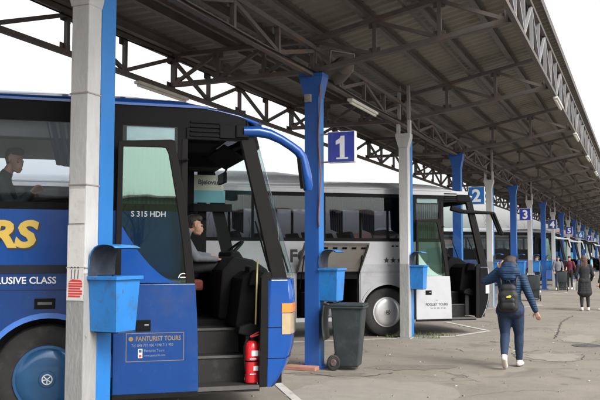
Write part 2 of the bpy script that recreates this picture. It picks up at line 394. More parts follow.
def crack(pts, w, seed):
    r = random.Random(seed); P = []
    for (a, b) in zip(pts[:-1], pts[1:]):
        n = max(2, int(math.dist(a, b)/.09))
        for i in range(n):
            t = i/n; P.append((a[0]+(b[0]-a[0])*t+r.uniform(-.03, .03), a[1]+(b[1]-a[1])*t+r.uniform(-.05, .05)))
    P.append(pts[-1]); vs = []; fs = []
    for i, p in enumerate(P):
        ww = w*r.uniform(.08, .6); q = P[min(i+1, len(P)-1)]; o = P[max(i-1, 0)]
        dx, dy = q[0]-o[0], q[1]-o[1]; l = math.hypot(dx, dy) or 1; nx, ny = -dy/l*ww/2, dx/l*ww/2
        vs += [(p[0]+nx, p[1]+ny, .008), (p[0]-nx, p[1]-ny, .008)]
    for i in range(len(P)-1): fs.append((2*i, 2*i+1, 2*i+3, 2*i+2))
    b = MB(); b.add(vs, fs); tag(b.build('crack', M['crack']), kind='structure')
crack([(-1.9, 13.6), (-1.55, 13.3), (-1.15, 13.35), (-.9, 13.8), (-.95, 14.6)], .035, 1)
crack([(-2.4, 15.6), (-1.95, 14.4), (-1.7, 14.9), (-1.35, 14.7), (-1.0, 14.9)], .035, 2)
crack([(-1.9, 13.6), (-2.1, 14.3), (-1.75, 14.5)], .03, 3)
crack([(-1.65, 17.2), (-1.75, 19.0), (-1.9, 21.5), (-1.8, 24.0)], .06, 4)
crack([(-3.6, 14.2), (-3.1, 14.6), (-2.9, 14.2)], .04, 5)
crack([(-4.4, 10.7), (-3.9, 10.5), (-3.5, 10.8), (-3.3, 11.2)], .05, 6)
crack([(-2.0, 9.6), (-1.4, 10.4), (-.9, 10.5)], .02, 7)
mc = MB(); mc.lathe([(.27, 0), (.27, .009), (.24, .01), (.235, .006), (.06, .006), (.05, .012)], (-.97, 16.0, 0), n=28)
tag(mc.build('manhole_cover', M['iron']), 'small round iron manhole cover set in the asphalt right of the woman', 'manhole cover')
# bay lines on the ground
def strip(pts, w, z=.004):
    for i in range(len(pts)-1):
        (ax, ay), (bx, by) = pts[i], pts[i+1]; dx, dy = bx-ax, by-ay; l = math.hypot(dx, dy); nx, ny = -dy/l*w/2, dx/l*w/2
        yield [(ax+nx, ay+ny, z), (ax-nx, ay-ny, z), (bx-nx, by-ny, z), (bx+nx, by+ny, z)]
for n in range(8):
    dy = 10.44*(n-1)
    b = MB(); zz = .004
    for q in strip([(-9.5, 11.6+dy), (-3.62, 16.85+dy), (-3.15, 18.35+dy)], .13): b.add([(x, y, zz) for x, y, _ in q], [(0, 1, 2, 3)]); zz += .002
    for q in strip([(-3.2, 18.37+dy), (-4.6, 20.4+dy)], .11): b.add([(x, y, zz) for x, y, _ in q], [(0, 1, 2, 3)])
    tag(b.build('bay_line', M['line']), kind='structure')

# pebbles, litter, grass tufts
gr = MB(); R = random.Random(4)
for cx, cy, rx, ry, n in ((-4.2, 16.3, .4, .15, 120), (-4.0, 16.9, .4, .14, 90), (-4.75, 16.2, .2, .2, 70), (-4.7, 11.15, .22, .12, 40)):
    for i in range(n):
        a = R.uniform(0, 2*pi); t = sqrt(R.random()); x = cx+rx*t*cos(a); y = cy+ry*t*sin(a); h = R.uniform(.03, .1); w = .007
        a = R.uniform(0, 2*pi); lx, ly = R.uniform(-.04, .04), R.uniform(-.04, .04)
        gr.add([(x-w*cos(a), y-w*sin(a), 0), (x+w*cos(a), y+w*sin(a), 0), (x+lx, y+ly, h)], [(0, 1, 2)])
tag(gr.build('grass', mat('grass_blades', (.07, .1, .03), .8, var=.3)), kind='stuff', label='short green weeds growing at the foot of the columns', cat='grass')
pb = MB()
for i in range(420):
    x = R.uniform(-5.5, 3); y = R.uniform(6.5, 22); r = R.uniform(.004, .014)
    pb.box(x-r, x+r, y-r*.8, y+r*.8, 0, r*1.2, Matrix.Translation((x, y, 0)) @ Matrix.Rotation(R.uniform(0, 6), 4, 'Z') @ Matrix.Translation((-x, -y, 0)))
tag(pb.build('gravel', M['patch_light']), kind='stuff', label='small loose grit scattered over the asphalt', cat='gravel')

lt = MB()
for i in range(70):
    x = R.uniform(-4.6, 2.5); y = R.uniform(7, 24); a = R.uniform(0, 6.3); l = R.uniform(.02, .045); w = R.uniform(.006, .02)
    dx, dy = l*cos(a)/2, l*sin(a)/2; nx, ny = -w*sin(a)/2, w*cos(a)/2
    lt.add([(x-dx-nx, y-dy-ny, .006), (x+dx-nx, y+dy-ny, .006), (x+dx+nx, y+dy+ny, .012), (x-dx+nx, y-dy+ny, .009)], [(0, 1, 2, 3)])
tag(lt.build('litter', M['paper']), kind='stuff', label='cigarette ends and scraps of paper strewn over the asphalt', cat='litter')
# ------------------------------------------------------------------ canopy
XL, XC, XR = -7.05, -4.56, -1.62
K0, K1 = -3, 24
Y0, Y1 = colY(K0)-1.2, colY(K1)+1
canopy = empty('station_canopy', (XC, 10, 0), 0, 'long corrugated steel canopy on lattice trusses over the bus bays', 'canopy')
canopy.location = (0, 0, 0)
def dz(x):          # underside of the deck
    return 5.24+(x-XC)*(.03 if x < XC else .215)
dk = MB(); rows = []
xs = [-7.3, XC, -1.42]; y = Y0; i = 0
pat = [(0, 0), (.05, .035), (.14, .035), (.19, 0)]
while y < Y1:
    for a, h in pat: rows.append([(x, y+a, dz(x)+h) for x in xs])
    y += .24
dk.grid(rows); dk.build('roof_deck', M['deck'], canopy)
for px_, w in ((-6.95, .1), (-6.1, .09), (-5.35, .09), (-4.56, .12), (-3.75, .09), (-3.0, .09), (-2.3, .09), (-1.7, .1)):
    b = MB(); z = dz(px_)-.004
    b.box(px_-.03, px_-.022, Y0, Y1, z-.16, z); b.box(px_-.03, px_+w-.03, Y0, Y1, z-.168, z-.16); b.box(px_-.03, px_+w-.03, Y0, Y1, z-.008, z-.0005)
    b.build('purlin', M['purlin'], canopy)
def zt(x): return 4.99+(0 if x < XC else (x-XC)*.2)
def zb_(x): return 4.5+(0 if x < XC else (x-XC)*.155)
def truss_mesh():
    b = MB(); c = MB()
    for s in (-.028, .028):
        b.bar((XL, s, zt(XL)), (XC, s, zt(XC)), .05, .07); b.bar((XC, s, zt(XC)), (XR, s, zt(XR)), .05, .07)
        b.bar((XL, s, zb_(XL)), (XC, s, zb_(XC)), .05, .07); b.bar((XC, s, zb_(XC)), (XR, s, zb_(XR)), .05, .07)
    for xa in (XL, XL+.82, XL+1.64, XC-.02, XC+.98, XC+1.96, XR-.02):
        c.bar((xa, 0, zb_(xa)+.02), (xa, 0, zt(xa)-.02), .06, .06, (0, 1, 0))
    for xa, xb in ((XL+.02, XL+.8), (XL+.84, XL+1.62), (XL+1.66, XC-.04)):
        c.bar((xa, 0, zb_(xa)+.03), (xb, 0, zt(xb)-.03), .05, .055)
    for xa, xb in ((XC+.02, XC+.96), (XC+1.0, XC+1.94), (XC+1.98, XR-.04)):
        c.bar((xa, 0, zt(xa)-.03), (xb, 0, zb_(xb)+.03), .05, .055)
    for xa in (XL+.02, XC+.0, XR-.03, XL+.82, XL+1.64, XC+.98, XC+1.96):
        for zf, s in ((zb_, .05), (zt, -.05)):
            c.box(xa-.09, xa+.09, -.006, .006, zf(xa)+s-.07, zf(xa)+s+.07)
    return b, c
b, c = truss_mesh(); t0 = b.build('cross_truss', M['steel'], canopy); c.build('bracing', M['steel'], t0)
t0.location = (0, colY(K0), 0)
for k in range(K0+1, K1+1):
    t = copy_tree(t0, canopy); t.location = (0, colY(k), 0)
def long_truss(name, X, z0, z1, m, mw, w=.07, npan=4, plates=True, thick=.06):
    par = None
    for k in range(K0, K1):
        ya, yb = colY(k), colY(k+1)
        b = MB(); c = MB()
        b.box(X-w/2, X+w/2, ya+.001, yb-.001, z0-.04, z0+.03); b.box(X-w/2, X+w/2, ya+.001, yb-.001, z1-.035, z1+.035)
        p = [ya+(yb-ya)*i/npan for i in range(npan+1)]
        for i in range(npan):
            c.bar((X, p[i]+(.03 if i == 0 else 0), z0+.03), (X, p[i]+(.03 if i == 0 else 0), z1-.035), thick, thick, (0, 1, 0))
            za, zb2 = (z1-.05, z0+.05) if i % 2 == 0 else (z0+.05, z1-.05)
            c.bar((X, p[i]+.03, za), (X, p[i+1]-.03, zb2), thick*.8, thick)
            if plates:
                c.box(X-.042, X-.036, p[i]-.1, p[i]+.12, z0+.02, z0+.13); c.box(X-.042, X-.036, p[i]-.1, p[i]+.12, z1-.13, z1-.02)
        t = b.build(name, m, canopy); c.build('bracing', mw, t)
long_truss('rear_fascia_truss', XL-.05, 4.42, 4.98, M['steel'], M['steel'])
long_truss('front_fascia_truss', XR+.08, 4.97, 5.74, M['steel'], M['fascia'], thick=.055, npan=5)
long_truss('ridge_truss', XC, 4.44, 4.86, M['steel'], M['steel'], w=.09)
# secondary longitudinal angle runs
for X in (-5.8, -3.1):
    b = MB(); z = zt(X)+.06; b.box(X-.025, X+.025, Y0, Y1, z-.02, z+.03); b.build('tie_rail', M['steel'], canopy)
b = MB(); b.box(-7.31, -7.29, Y0, Y1, dz(-7.3)-.04, dz(-7.3)+.07); b.build('roof_edge', M['steel'], canopy)
b = MB(); b.box(-1.42, -1.4, Y0, Y1, dz(-1.42)-.05, dz(-1.42)+.09); b.build('roof_edge', M['steel'], canopy)

R2 = random.Random(21)
for X_, z_, sag, y_a, y_b in ((XC+.07, 4.47, .05, Y0+2, Y1-2), (XL+.02, 4.95, .06, Y0+2, Y1-2), (XC-.9, 5.02, .09, Y0+2, Y1-2)):
    pts = []; y = y_a
    while y < y_b:
        t = ((y-colY(0)) % S)/S; pts.append((X_+R2.uniform(-.012, .012), y, z_-sag*4*t*(1-t))); y += S/8
    b = MB(); b.tube(pts, .011, 5); b.build('cable', M['black_trim'], canopy, smooth=True)
# ------------------------------------------------------------------ columns
def words(k): return ['nearest', 'second', 'third', 'fourth', 'fifth', 'sixth', 'seventh', 'eighth', 'ninth', 'tenth', 'eleventh', 'twelfth', 'thirteenth'][k]
LABC = {0: 'whitewashed concrete column with torn posters, nearest and largest, before the blue coach',
        2: 'grey concrete column with a blue bin, standing before the silver coach wheel',
        4: 'pale concrete column just behind the woman with the backpack, right of sign 2',
        6: 'pale concrete column behind sign 3'}
def concrete_col(k):
    y = colY(k)
    r = empty('concrete_column', (colX(k), y, 0), 0, LABC.get(k, 'pale concrete column, %s along the row, small in the distance' % words(k//2)), 'column', 'concrete columns along the canopy')
    z1 = 4.12
    b = MB(); b.box(-.1, .095, -.25, -.06, .02, 1.5); b.build('lower_shaft', M['concrete_low'], r, bevel=.008)
    b = MB(); b.box(-.097, .092, -.247, -.063, 1.5, z1); b.build('upper_shaft', M['concrete'], r, bevel=.008)
    b = MB(); b.box(-.16, .155, -.27, -.062, z1, z1+.07); b.box(-.15, -.09, -.22, -.1, z1+.07, 4.47); b.box(.085, .145, -.22, -.1, z1+.07, 4.47)
    b.hexa([(-.1, -.26, z1-.22), (.095, -.26, z1-.22), (.095, -.063, z1-.22), (-.1, -.063, z1-.22)], [(-.16, -.27, z1), (.155, -.27, z1), (.155, -.063, z1), (-.16, -.063, z1)])
    b.build('column_head', M['concrete'], r, bevel=.006)
    b = MB(); b.box(-.13, -.07, -.2, -.12, 4.4, 5.2); b.box(.07, .13, -.2, -.12, 4.4, 5.2); split_build(b, 'stub_post', M['steel_light'], r)
    b = MB()   # H section post behind
    b.box(-.095, .088, -.055, -.045, 0, 4.2); b.box(-.095, .088, .145, .155, 0, 4.2); b.box(-.004, .004, -.045, .145, 0, 4.2)
    b.box(.075, .088, -.045, .145, 0, 4.2)
    b.build('steel_post', M['blue_steel2'], r)
    b = MB(); b.box(-.14, .13, -.3, .19, 0, .02); b.build('base_plate', M['concrete_low'], r)
    if k == 0:
        for zz in (1.55, 2.28, 3.1):
            b = MB(); b.box(-.103, .098, -.253, -.06, zz, zz+.012); b.build('strap', M['steel_light'], r)
    return r
def blue_pillar(k):
    y = colY(k)
    n = k//2
    lab = {0: 'blue steel pillar with a red cable, beside the green wheelie bin and sign 1', 1: 'blue steel pillar rising behind the silver coach, left of sign 2',
           2: 'blue steel pillar left of sign 3, right of the woman', 3: 'blue steel pillar between sign 3 and sign 4'}.get(n, 'blue steel pillar, %s along the row, small in the distance' % words(n))
    r = empty('blue_pillar', (-4.56, y, 0), 0, lab, 'pillar', 'blue pillars along the canopy')
    b = MB()
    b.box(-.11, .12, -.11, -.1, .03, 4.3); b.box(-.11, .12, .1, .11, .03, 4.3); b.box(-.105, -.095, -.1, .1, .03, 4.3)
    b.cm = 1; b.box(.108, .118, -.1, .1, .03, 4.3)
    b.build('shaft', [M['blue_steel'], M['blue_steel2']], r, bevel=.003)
    b = MB(); b.hexa([(-.113, -.112, 4.08), (.123, -.112, 4.08), (.123, .112, 4.08), (-.113, .112, 4.08)], [(-.2, -.125, 4.4), (.19, -.125, 4.4), (.19, .125, 4.4), (-.2, .125, 4.4)]); b.box(-.2, .19, -.13, .13, 4.4, 4.45)
    b.build('column_head', M['blue_steel'], r, bevel=.004)
    b = MB(); b.box(-.2, .2, -.19, .19, 0, .03); 
    for sx in (-.16, .16):
        for sy in (-.15, .15): b.lathe([(.015, .03), (.015, .06)], (sx, sy, 0), n=8)
    b.build('base_plate', M['blue_steel'], r)
    return r
for k in range(0, K1+1):
    (concrete_col if k % 2 == 0 else blue_pillar)(k)
B1Y = colY(1)
b = MB(); b.box(-4.86, -4.38, B1Y-.42, B1Y-.24, 0, .06); tag(b.build('brick', M['brick'], bevel=.008), 'flat red brick lying at the foot of the blue pillar beside the wheelie bin', 'brick')
b = MB(); pts = [(-4.42+.015*sin(z*5), B1Y-.125, z) for z in [2.1+i*.12 for i in range(19)]]; b.tube(pts, .011, 6)
tag(b.build('cable', M['cable_red'], smooth=True), 'rusty red cable running down the blue pillar beside sign 1', 'cable')
e = MB(); e.box(-4.65, -4.55, B1Y-.17, B1Y-.112, 4.0, 4.12); e.lathe([(.03, 0), (.03, -.02)], (-4.6, B1Y-.17, 4.06), 'y', 12)
tag(e.build('junction_box', M['steel_light'], bevel=.006), 'small grey electrical junction box high on the blue pillar', 'junction box')
# floodlight on ridge truss next to pillar
fl = empty('floodlight', (-4.3, B1Y+.5, 4.62), 0, 'brown cylindrical floodlight hanging from the truss next to the nearest blue pillar', 'floodlight')
b = MB(); b.lathe([(.05, -.3), (.14, -.26), (.17, -.1), (.18, .12), (.19, .3), (.185, .31), (.15, .3)], (0, 0, 0), 'y', 20); b.build('housing', M['steel'], fl, smooth='auto')
b = MB(); b.box(-.2, -.185, -.03, .03, -.02, .26); b.box(.185, .2, -.03, .03, -.02, .26); b.box(-.2, .2, -.03, .03, .26, .275); b.build('bracket', M['steel_light'], fl)
fl.rotation_euler = (0, .1, .6)

# signs
sgcol = ['sign_blue', 'sign_sky', 'sign_blue', 'sign_navy', 'sign_blue', 'sign_sky', 'sign_blue', 'sign_sky', 'sign_blue', 'sign_sky', 'sign_blue']
for n in range(8):
    y = colY(2*n+1)
    r = empty('bay_sign', (-4.1+(.07 if n == 1 else 0), y, 3.3), 0, 'square %s bay sign with white number %d hanging beside a blue pillar' % ('navy' if sgcol[n] == 'sign_navy' else 'bright blue' if sgcol[n] == 'sign_sky' else 'royal blue', n+1), 'sign', 'numbered bay signs')
    b = MB(); b.box(-.215, .215, -.05, .05, -.235, .235); b.build('sign_box', M['sign_edge'], r, bevel=.006)
    b = MB(); b.box(-.205, .205, -.054, -.0505, -.225, .225); b.build('sign_face', M[sgcol[n]], r)
    if n == 0:
        b = MB(); b.prism([(-.02, -.16), (.055, -.16), (.055, .165), (-.005, .165), (-.02, .13), (-.085, .095), (-.085, .035), (-.02, .055)], 'y', -.058, -.0545)
        b.prism([(-.075, -.185), (.11, -.185), (.11, -.1601), (-.075, -.1601)], 'y', -.058, -.0545); b.build('number', M['white_paint'], r)
    else: text(str(n+1), .46, (0, -.056, -.16), SIDE, M['white_paint'], r, 'number', bold=.014, align='CENTER')
    b = MB(); b.box(-.36, -.2, -.012, .012, .2, .222); b.box(-.36, -.2, -.012, .012, -.225, -.203); split_build(b, 'bracket', M['steel_light'], r)

# litter bins on the columns
def litter_bin(x, y, lab, sc=1.):
    r = empty('litter_bin', (x, y, 0), 0, lab, 'litter bin', 'blue litter bins on the columns')
    b = MB(); t, bt = 1.47, 1.0
    o = [(0, -.19), (.32, -.19), (.32, .2), (0, .2)]; i = [(0.01, -.14), (.24, -.14), (.24, .13), (0.01, .13)]
    V = [(a, c, t) for a, c in o]; B = [(a*.93, c*.8, bt) for a, c in o]
    VI = [(a*.92+.012, c*.92, t) for a, c in o]; BI = [(a*.85+.012, c*.74, bt+.02) for a, c in o]
    b.add(V+B, [(4, 5, 6, 7), (0, 1, 5, 4), (1, 2, 6, 5), (2, 3, 7, 6), (3, 0, 4, 7)])
    b.add(V+VI, [(0, 1, 5, 4), (1, 2, 6, 5), (2, 3, 7, 6), (3, 0, 4, 7)])
    b.cm = 1; b.add(VI+BI, [(4, 5, 6, 7), (0, 1, 5, 4), (1, 2, 6, 5), (2, 3, 7, 6), (3, 0, 4, 7)])
    b.build('bin_body', [M['bin_blue'], M['bin_inside']], r)
    b = MB(); b.box(-.01, .345, -.215, -.19, t-.02, t+.012); b.box(-.01, .345, .2, .225, t-.02, t+.012); b.box(.32, .345, -.19, .2, t-.02, t+.012)
    b.build('rim', M['bin_blue'], r, bevel=.004)
    b = MB(); rows = []
    for hx, hz in ((0, 0), (0, .09), (.008, .16), (.03, .212), (.065, .247), (.11, .266), (.16, .272), (.22, .27), (.27, .26), (.31, .242)): rows.append([(hx, yy, t+.02+hz) for yy in (-.2, .21)])
    b.grid(rows); b.build('hood', M['bin_blue'], r, solid=.006, smooth=True)
    b = MB(); b.grid([[(x_+(.165-x_)*.06, y_*.985, z_-(z_-t)*.05) for x_, y_, z_ in w_] for w_ in rows]); b.build('hood_inner', M['bin_inside'], r, smooth=True)  # dark layer along the inner face of the hood
    b = MB(); b.box(.02, .3, -.12, .12, bt-.012, bt+.0); b.build('bottom_edge', M['bin_inside'], r)
    for o_ in r.children: o_.scale = (.9, .93, 1.0)
    return r
litter_bin(-4.46, colY(0)-.02, 'blue hooded litter bin on the nearest concrete column, in front of the blue coach')
litter_bin(-4.44, colY(1)+.06, 'blue hooded litter bin on the blue pillar above the green wheelie bin')
litter_bin(-4.36, colY(2)+.0, 'blue litter bin on the concrete column beside the silver coach door')
litter_bin(-4.46, colY(4), 'blue litter bin on the concrete column hidden partly behind the walking woman')
litter_bin(-4.44, colY(5)+.06, 'blue litter bin between the pillar left of sign 3 and the column behind it')
litter_bin(-4.46, colY(6), 'blue litter bin on the concrete column behind sign 3')
litter_bin(-4.44, colY(7)+.06, 'blue litter bin on the blue pillar left of sign 4')

# wheelie bins
def wheelie(x, y, rz, lab):
    r = empty('wheelie_bin', (x, y, 0), rz, lab, 'wheelie bin', 'dark green wheelie bins')
    b = MB(); zt_ = .93
    b.hexa([(-.2, -.2, .05), (.2, -.2, .05), (.2, .2, .05), (-.2, .2, .05)], [(-.27, -.26, zt_), (.29, -.26, zt_), (.29, .26, zt_), (-.27, .26, zt_)])
    b.build('body', M['bin_green'], r, bevel=.025, seg=3)
    b = MB(); b.box(-.3, .32, -.29, .29, zt_-.035, zt_+.0); b.box(-.295, .315, -.285, .285, zt_, zt_+.035); b.build('rim', M['bin_green'], r, bevel=.015)
    b = MB(); b.tube([(-.3, -.2, zt_+.02), (-.4, -.19, zt_+.03), (-.4, .19, zt_+.03), (-.3, .2, zt_+.02)], .016); b.build('handle', M['bin_green'], r, smooth=True)
    b = MB(); rows = [[(-.41-.03*sin(t*pi)-.06*t*0, yy, zt_+.01-t*.52) for yy in (-.25, -.12, 0, .12, .25)] for t in [i/8 for i in range(9)]]
    b.grid(rows); b.build('lid', M['bin_green'], r, solid=.03, smooth=True, bevel=.01)
    b = MB(); b.tube([(-.22, -.26, .1), (-.22, .26, .1)], .012); b.build('axle', M['steel_light'], r)
    for s in (-1, 1):
        b = MB(); yy = s*.255; b.lathe([(.05, -.02), (.1, -.024), (.115, -.015), (.115, .015), (.1, .024), (.05, .02)], (-.22, yy, .115), 'y', 24)
        w = b.build('wheel', M['rubber'], r, smooth='auto')
        b = MB(); b.lathe([(.045, -.034), (.055, -.02), (.055, .02), (.045, .034)], (-.22, yy, .115), 'y', 16); b.build('hub', M['steel'], w)
    r.scale = (.84, .88, 1)
    return r
wheelie(-4.02, colY(1)+.02, radians(10), 'dark green wheelie bin with open lid beside the nearest blue pillar')
wheelie(-3.75, 31.6, radians(95), 'dark green wheelie bin below the column behind sign 3')
wheelie(-3.55, 41.2, radians(95), 'dark green wheelie bin below the bay 4 column, small in the distance')
wheelie(-4.75, colY(4)-.9, radians(80), 'dark wheelie bin beside the concrete column behind the woman')

# posters on near column
def poster(z0, z1, x0, x1, m, lab, extra=None):
    y = colY(0)-.2525
    o = MB().box(x0, x1, y-.002, y, z0, z1).build('poster', m); tag(o, lab, 'poster'); return o
xa, xb = -4.652, -4.472
poster(1.56, 1.93, xa, xb, M['paper'], 'blank weathered white paper pasted on the near column above the doodled one')
poster(1.945, 2.25, xa+.01, xb-.002, M['paper'], 'faded white paper sheet pasted highest on the near column')
p = poster(1.27, 1.552, xa, xb, M['paper'], 'torn white and red notice pasted on the near concrete column beside the bin')
y = colY(0)-.2525
for i in range(6):
    z = 1.30+i*.022; b = MB(); b.box(xa+.02, xb-.012-.02*(i % 3 == 0), y-.004, y-.002, z, z+.015); b.build('red_print', M['paper_red'], p)
b = MB(); b.prism([(xa+.02, 1.435), (xb-.01, 1.43), (xb-.03, 1.45), (xa+.06, 1.455)], 'y', y-.004, y-.002); b.build('red_print', M['paper_red'], p)
for dx in (.05, .085, .12):
    b = MB(); b.tube([(xa+dx, y-.003, 1.46), (xa+dx+.004, y-.003, 1.54)], .003, 5); b.tube([(xa+dx-.01, y-.003, 1.55), (xa+dx, y-.003, 1.565), (xa+dx+.012, y-.003, 1.55)], .003, 5)
    b.build('doodle', M['black_letter'], p)

# fluorescent lamps
def tube_lamp(x, y, z, L_, lab):
    r = empty('tube_lamp', (x, y, z), 0, lab, 'lamp', 'tube lamps under the canopy')
    b = MB(); b.box(-.05, .05, 0, L_, 0, .05); b.build('housing', M['tube_white'], r, bevel=.008)
    b = MB(); b.lathe([(.022, .04), (.022, L_-.04)], (0, 0, -.02), 'y', 12); b.build('tube', M['tube_white'], r)
    return r
tube_lamp(-7.12, 10.35, 4.33, 1.5, 'long white tube lamp hanging from the far left edge truss above the blue coach')
tube_lamp(-4.56, 13.0, 4.34, 1.5, 'white tube lamp under the ridge truss between sign 1 pillar and the next column')
for i in range(7):
    tube_lamp(-1.52, 17.0+5.22*i, 4.88, 1.25, 'white tube lamp under the right roof edge, %s from the camera' % words(i))

# ------------------------------------------------------------------ buses
HD = radians(39)
def bus(loc, c):
    P = c['paint']; PL = c['low']; zw = c.get('zw', 2.13); ztop = c.get('ztop', 3.0); zr = c.get('zr', 3.165)
    full = c.get('full', False); XB = -8.9; Wd = 2.5; zb = .34
    r = empty('bus', (loc[0], loc[1], 0), HD+c.get('rz', 0), c['label'], 'coach', 'coaches parked nose-in along the canopy')
    DO0, DO1 = 1.27, 2.04          # door opening
    def arch(xc, z0, z1, rr=.575):
        p = [(xc-rr, z1), (xc-rr, .5)]
        p += [(xc-rr*cos(pi*i/20), .5+rr*sin(pi*i/20)) for i in range(1, 20)]
        p += [(xc+rr, .5), (xc+rr, z1)]
        return p
    zs = 1.5                        # paint split
    hole = c.get('hole')
    # lower side panels
    for side, (ya, yb) in (('r', (0, .045)), ('l', (Wd-.045, Wd))):
        b = MB()
        for xc in (0, -6.1): b.prism(arch(xc, 0, zs), 'y', ya, yb)
        segs = [(XB, -6.675), (-5.525, -.575), (.575, DO0 if side == 'r' else 2.12)]
        for s0, s1 in segs:
            if side == 'r' and hole and s0 < hole[0] < s1:
                b.box(s0, hole[0], ya, yb, zb, zs); b.box(hole[1], s1, ya, yb, zb, zs)
                b.box(hole[0], hole[1], ya, yb, hole[3], zs); b.box(hole[0], hole[1], ya, yb, zb, hole[2])
            else: b.box(s0, s1, ya, yb, zb, zs)
        b.build('lower_side', PL, r)
        b = MB(); b.box(XB, DO0 if side == 'r' else 1.9, ya, yb, zs, zw-.03); b.build('upper_side', P, r)
        # rub strip, seams
        so_ = -.008 if side == 'r' else Wd
        b = MB(); x1 = .58 if side == 'r' else 1.9
        if c.get('strip'): b.box(XB+.05, x1, so_, so_+.008, zs-.005, zs+.075)
        b.box(XB+.05, x1, so_+.006 if side == 'r' else so_, so_+.0085 if side == 'r' else so_+.002, 1.335, 1.341)
        for xx in (-.6, -2.0, -3.4, -4.8):
            b.box(xx, xx+.008, so_+.006 if side == 'r' else so_, so_+.0085 if side == 'r' else so_+.002, zb+.02, 1.335)
        b.build('side_trim', M['strip_navy'], r)
        # wheel arch lip
        for xc in (0, -6.1):
            b = MB(); rr0, rr1 = .575, .625; n = 24
            po = [(xc-rr1*cos(pi*i/n), .5+rr1*sin(pi*i/n)) for i in range(n+1)]+[(xc+rr0*cos(pi*i/n), .5+rr0*sin(pi*i/n)) for i in range(n+1)]
            b.prism(po, 'y', -.022 if side == 'r' else Wd, 0 if side == 'r' else Wd+.022)
            b.build('wheel_arch', c.get('lip', PL), r)
    # window band frames
    def band(side):
        ya, yb = (0.003, .05) if side == 'r' else (Wd-.05, Wd-.003)
        b = MB(); xe = DO1 if side == 'r' else 1.88
        b.box(XB, (DO0 if side == 'r' else 1.9), ya, yb, zw-.03, zw+.04)
        if not c.get('rail'): b.box(XB, xe-.15, ya, yb, ztop-.05, zr-.015)
        else:
            q_ = MB(); q_.box(XB, xe-.15, ya, yb, ztop+.03, zr-.015); q_.build('cant_rail', c['rail'], r); b.box(XB, xe-.15, ya, yb, ztop-.05, ztop+.03)
        for xx in ([-8.88, -7.4, -5.9, -4.4, -2.9, -1.4, .36, 1.2] if side == 'r' else [-8.88, -7.4, -5.9, -4.4, -2.9, -1.4, .3, 1.0]):
            w = .3 if xx == .36 else .09
            if c.get('glass_flush') and xx not in (.36, 1.2, -8.88): w = .05
            b.box(xx, xx+w, ya, yb, zw+.04, ztop-.05)
        b.build('window_frame', M['black_trim'], r)
        xsr = [-8.79, -7.4, -5.9, -4.4, -2.9, -1.4, .36] if side == 'r' else [-8.79, -7.4, -5.9, -4.4, -2.9, -1.4, .3, 1.0, 1.86]
        yy = .012 if side == 'r' else Wd-.018
        for a, e in zip(xsr[:-1], xsr[1:]):
            b = MB(); b.box(a+.02, e, yy, yy+.006, zw+.03, ztop-.04)
            b.build('side_window', M[c.get('glassm', 'glass_side')], r)
    band('r'); band('l')
    # small window over the parked door leaf + pillar + louvres
    b = MB(); b.box(.66, 1.2, .012, .018, 2.2, 2.95); b.build('side_window', M['glass_side'], r)
    b = MB(); b.grid([[(.66+.54*i/60, .035+.008*sin(i*1.3), z_) for i in range(61)] for z_ in (zw+.04, 2.77)]); b.build('curtain', M['curtain_grey'], r, smooth=True)
    if full:
        b = MB(); b.box(.7, 1.17, .03, .035, 2.8, 2.94); b.build('window_poster', M['glass_pale'] if not c.get('blueish') else mat('pale_film', (.5, .68, .64), .5), r)
    b = MB(); b.box(DO0, 1.88, .003, .05, 2.83, ztop-.05)
    for i in range(4): b.box(DO0+.05, 1.62, -.012, .003, 2.86+i*.045, 2.88+i*.045)
    b.box(1.62, 1.92, -.02, .003, 2.85, 2.99)
    b.build('header_grille', M['black_trim'], r, bevel=.004)
    # pillar beside the door and slanted corner pillar
    b = MB(); b.prism([(1.84, 2.84), (1.97, 2.9), (2.16, 2.16), (2.33, 1.44), (2.17, 1.44), (2.02, 2.1)], 'y', -.004, .07)
    b.prism([(2.04, .34), (2.12, .34), (2.17, 1.44), (2.33, 1.44), (2.3, 1.48), (2.12, 1.5), (2.06, 1.44)], 'y', .0, .07)
    b.box(DO0-.03, DO0+.03, -.002, .08, .36, 2.83)
    b.build('corner_pillar', M['pillar'], r, bevel=.005)
    b = MB(); b.prism([(1.84, 2.84), (1.97, 2.9), (2.33, 1.44), (2.17, 1.44)], 'y', Wd-.07, Wd); b.box(1.78, 1.9, Wd-.05, Wd, zw, 2.9); b.build('corner_pillar', M['black_trim'], r)
    # front
    def xf(z):
        if z < 1.42: return 2.06+.3*(1-((max(0, .95-z))/.75)**2.2) - max(0, z-1.2)*.06
        return 2.345-(z-1.42)*.272
    def frow(z, y0=0., y1=Wd, off=0., n=17):
        o = []
        for i in range(n):
            y = y0+(y1-y0)*i/(n-1); t = abs((y-Wd/2)/(Wd/2)); x = xf(z)+.24*(1-t**3.2)-off
            yy = y+(Wd/2-y)*0
            o.append((x, yy, z))
        return o
    b = MB(); b.grid([frow(z) for z in (.34, .42, .55, .75, .95, 1.2, 1.42)]); b.build('front_panel', P if not c.get('front') else c['front'], r, smooth=True, solid=.03)
    b = MB(); b.grid([frow(z, 0, Wd) for z in (1.44, 1.7, 2., 2.3, 2.6, 2.84)]); b.build('windscreen', M['glass_front'], r, smooth=True)
    b = MB(); b.grid([frow(z) for z in (2.84, 2.95, 3.05)]); b.build('front_header', M['black_trim'], r, smooth=True, solid=.03)
    # side part of front corner
    b = MB()
    zz = [.34, .42, .55, .75, .95, 1.2, 1.42]
    for ya, yb in ((0, .045), (Wd-.045, Wd)):
        x0 = 2.12
        b.prism([(x0, .34)]+[(xf(z), z) for z in zz]+[(x0, 1.42)], 'y', ya, yb)
    split_build(b, 'front_corner', c.get('corner', P), r, bevel=.012)
    b = MB(); 
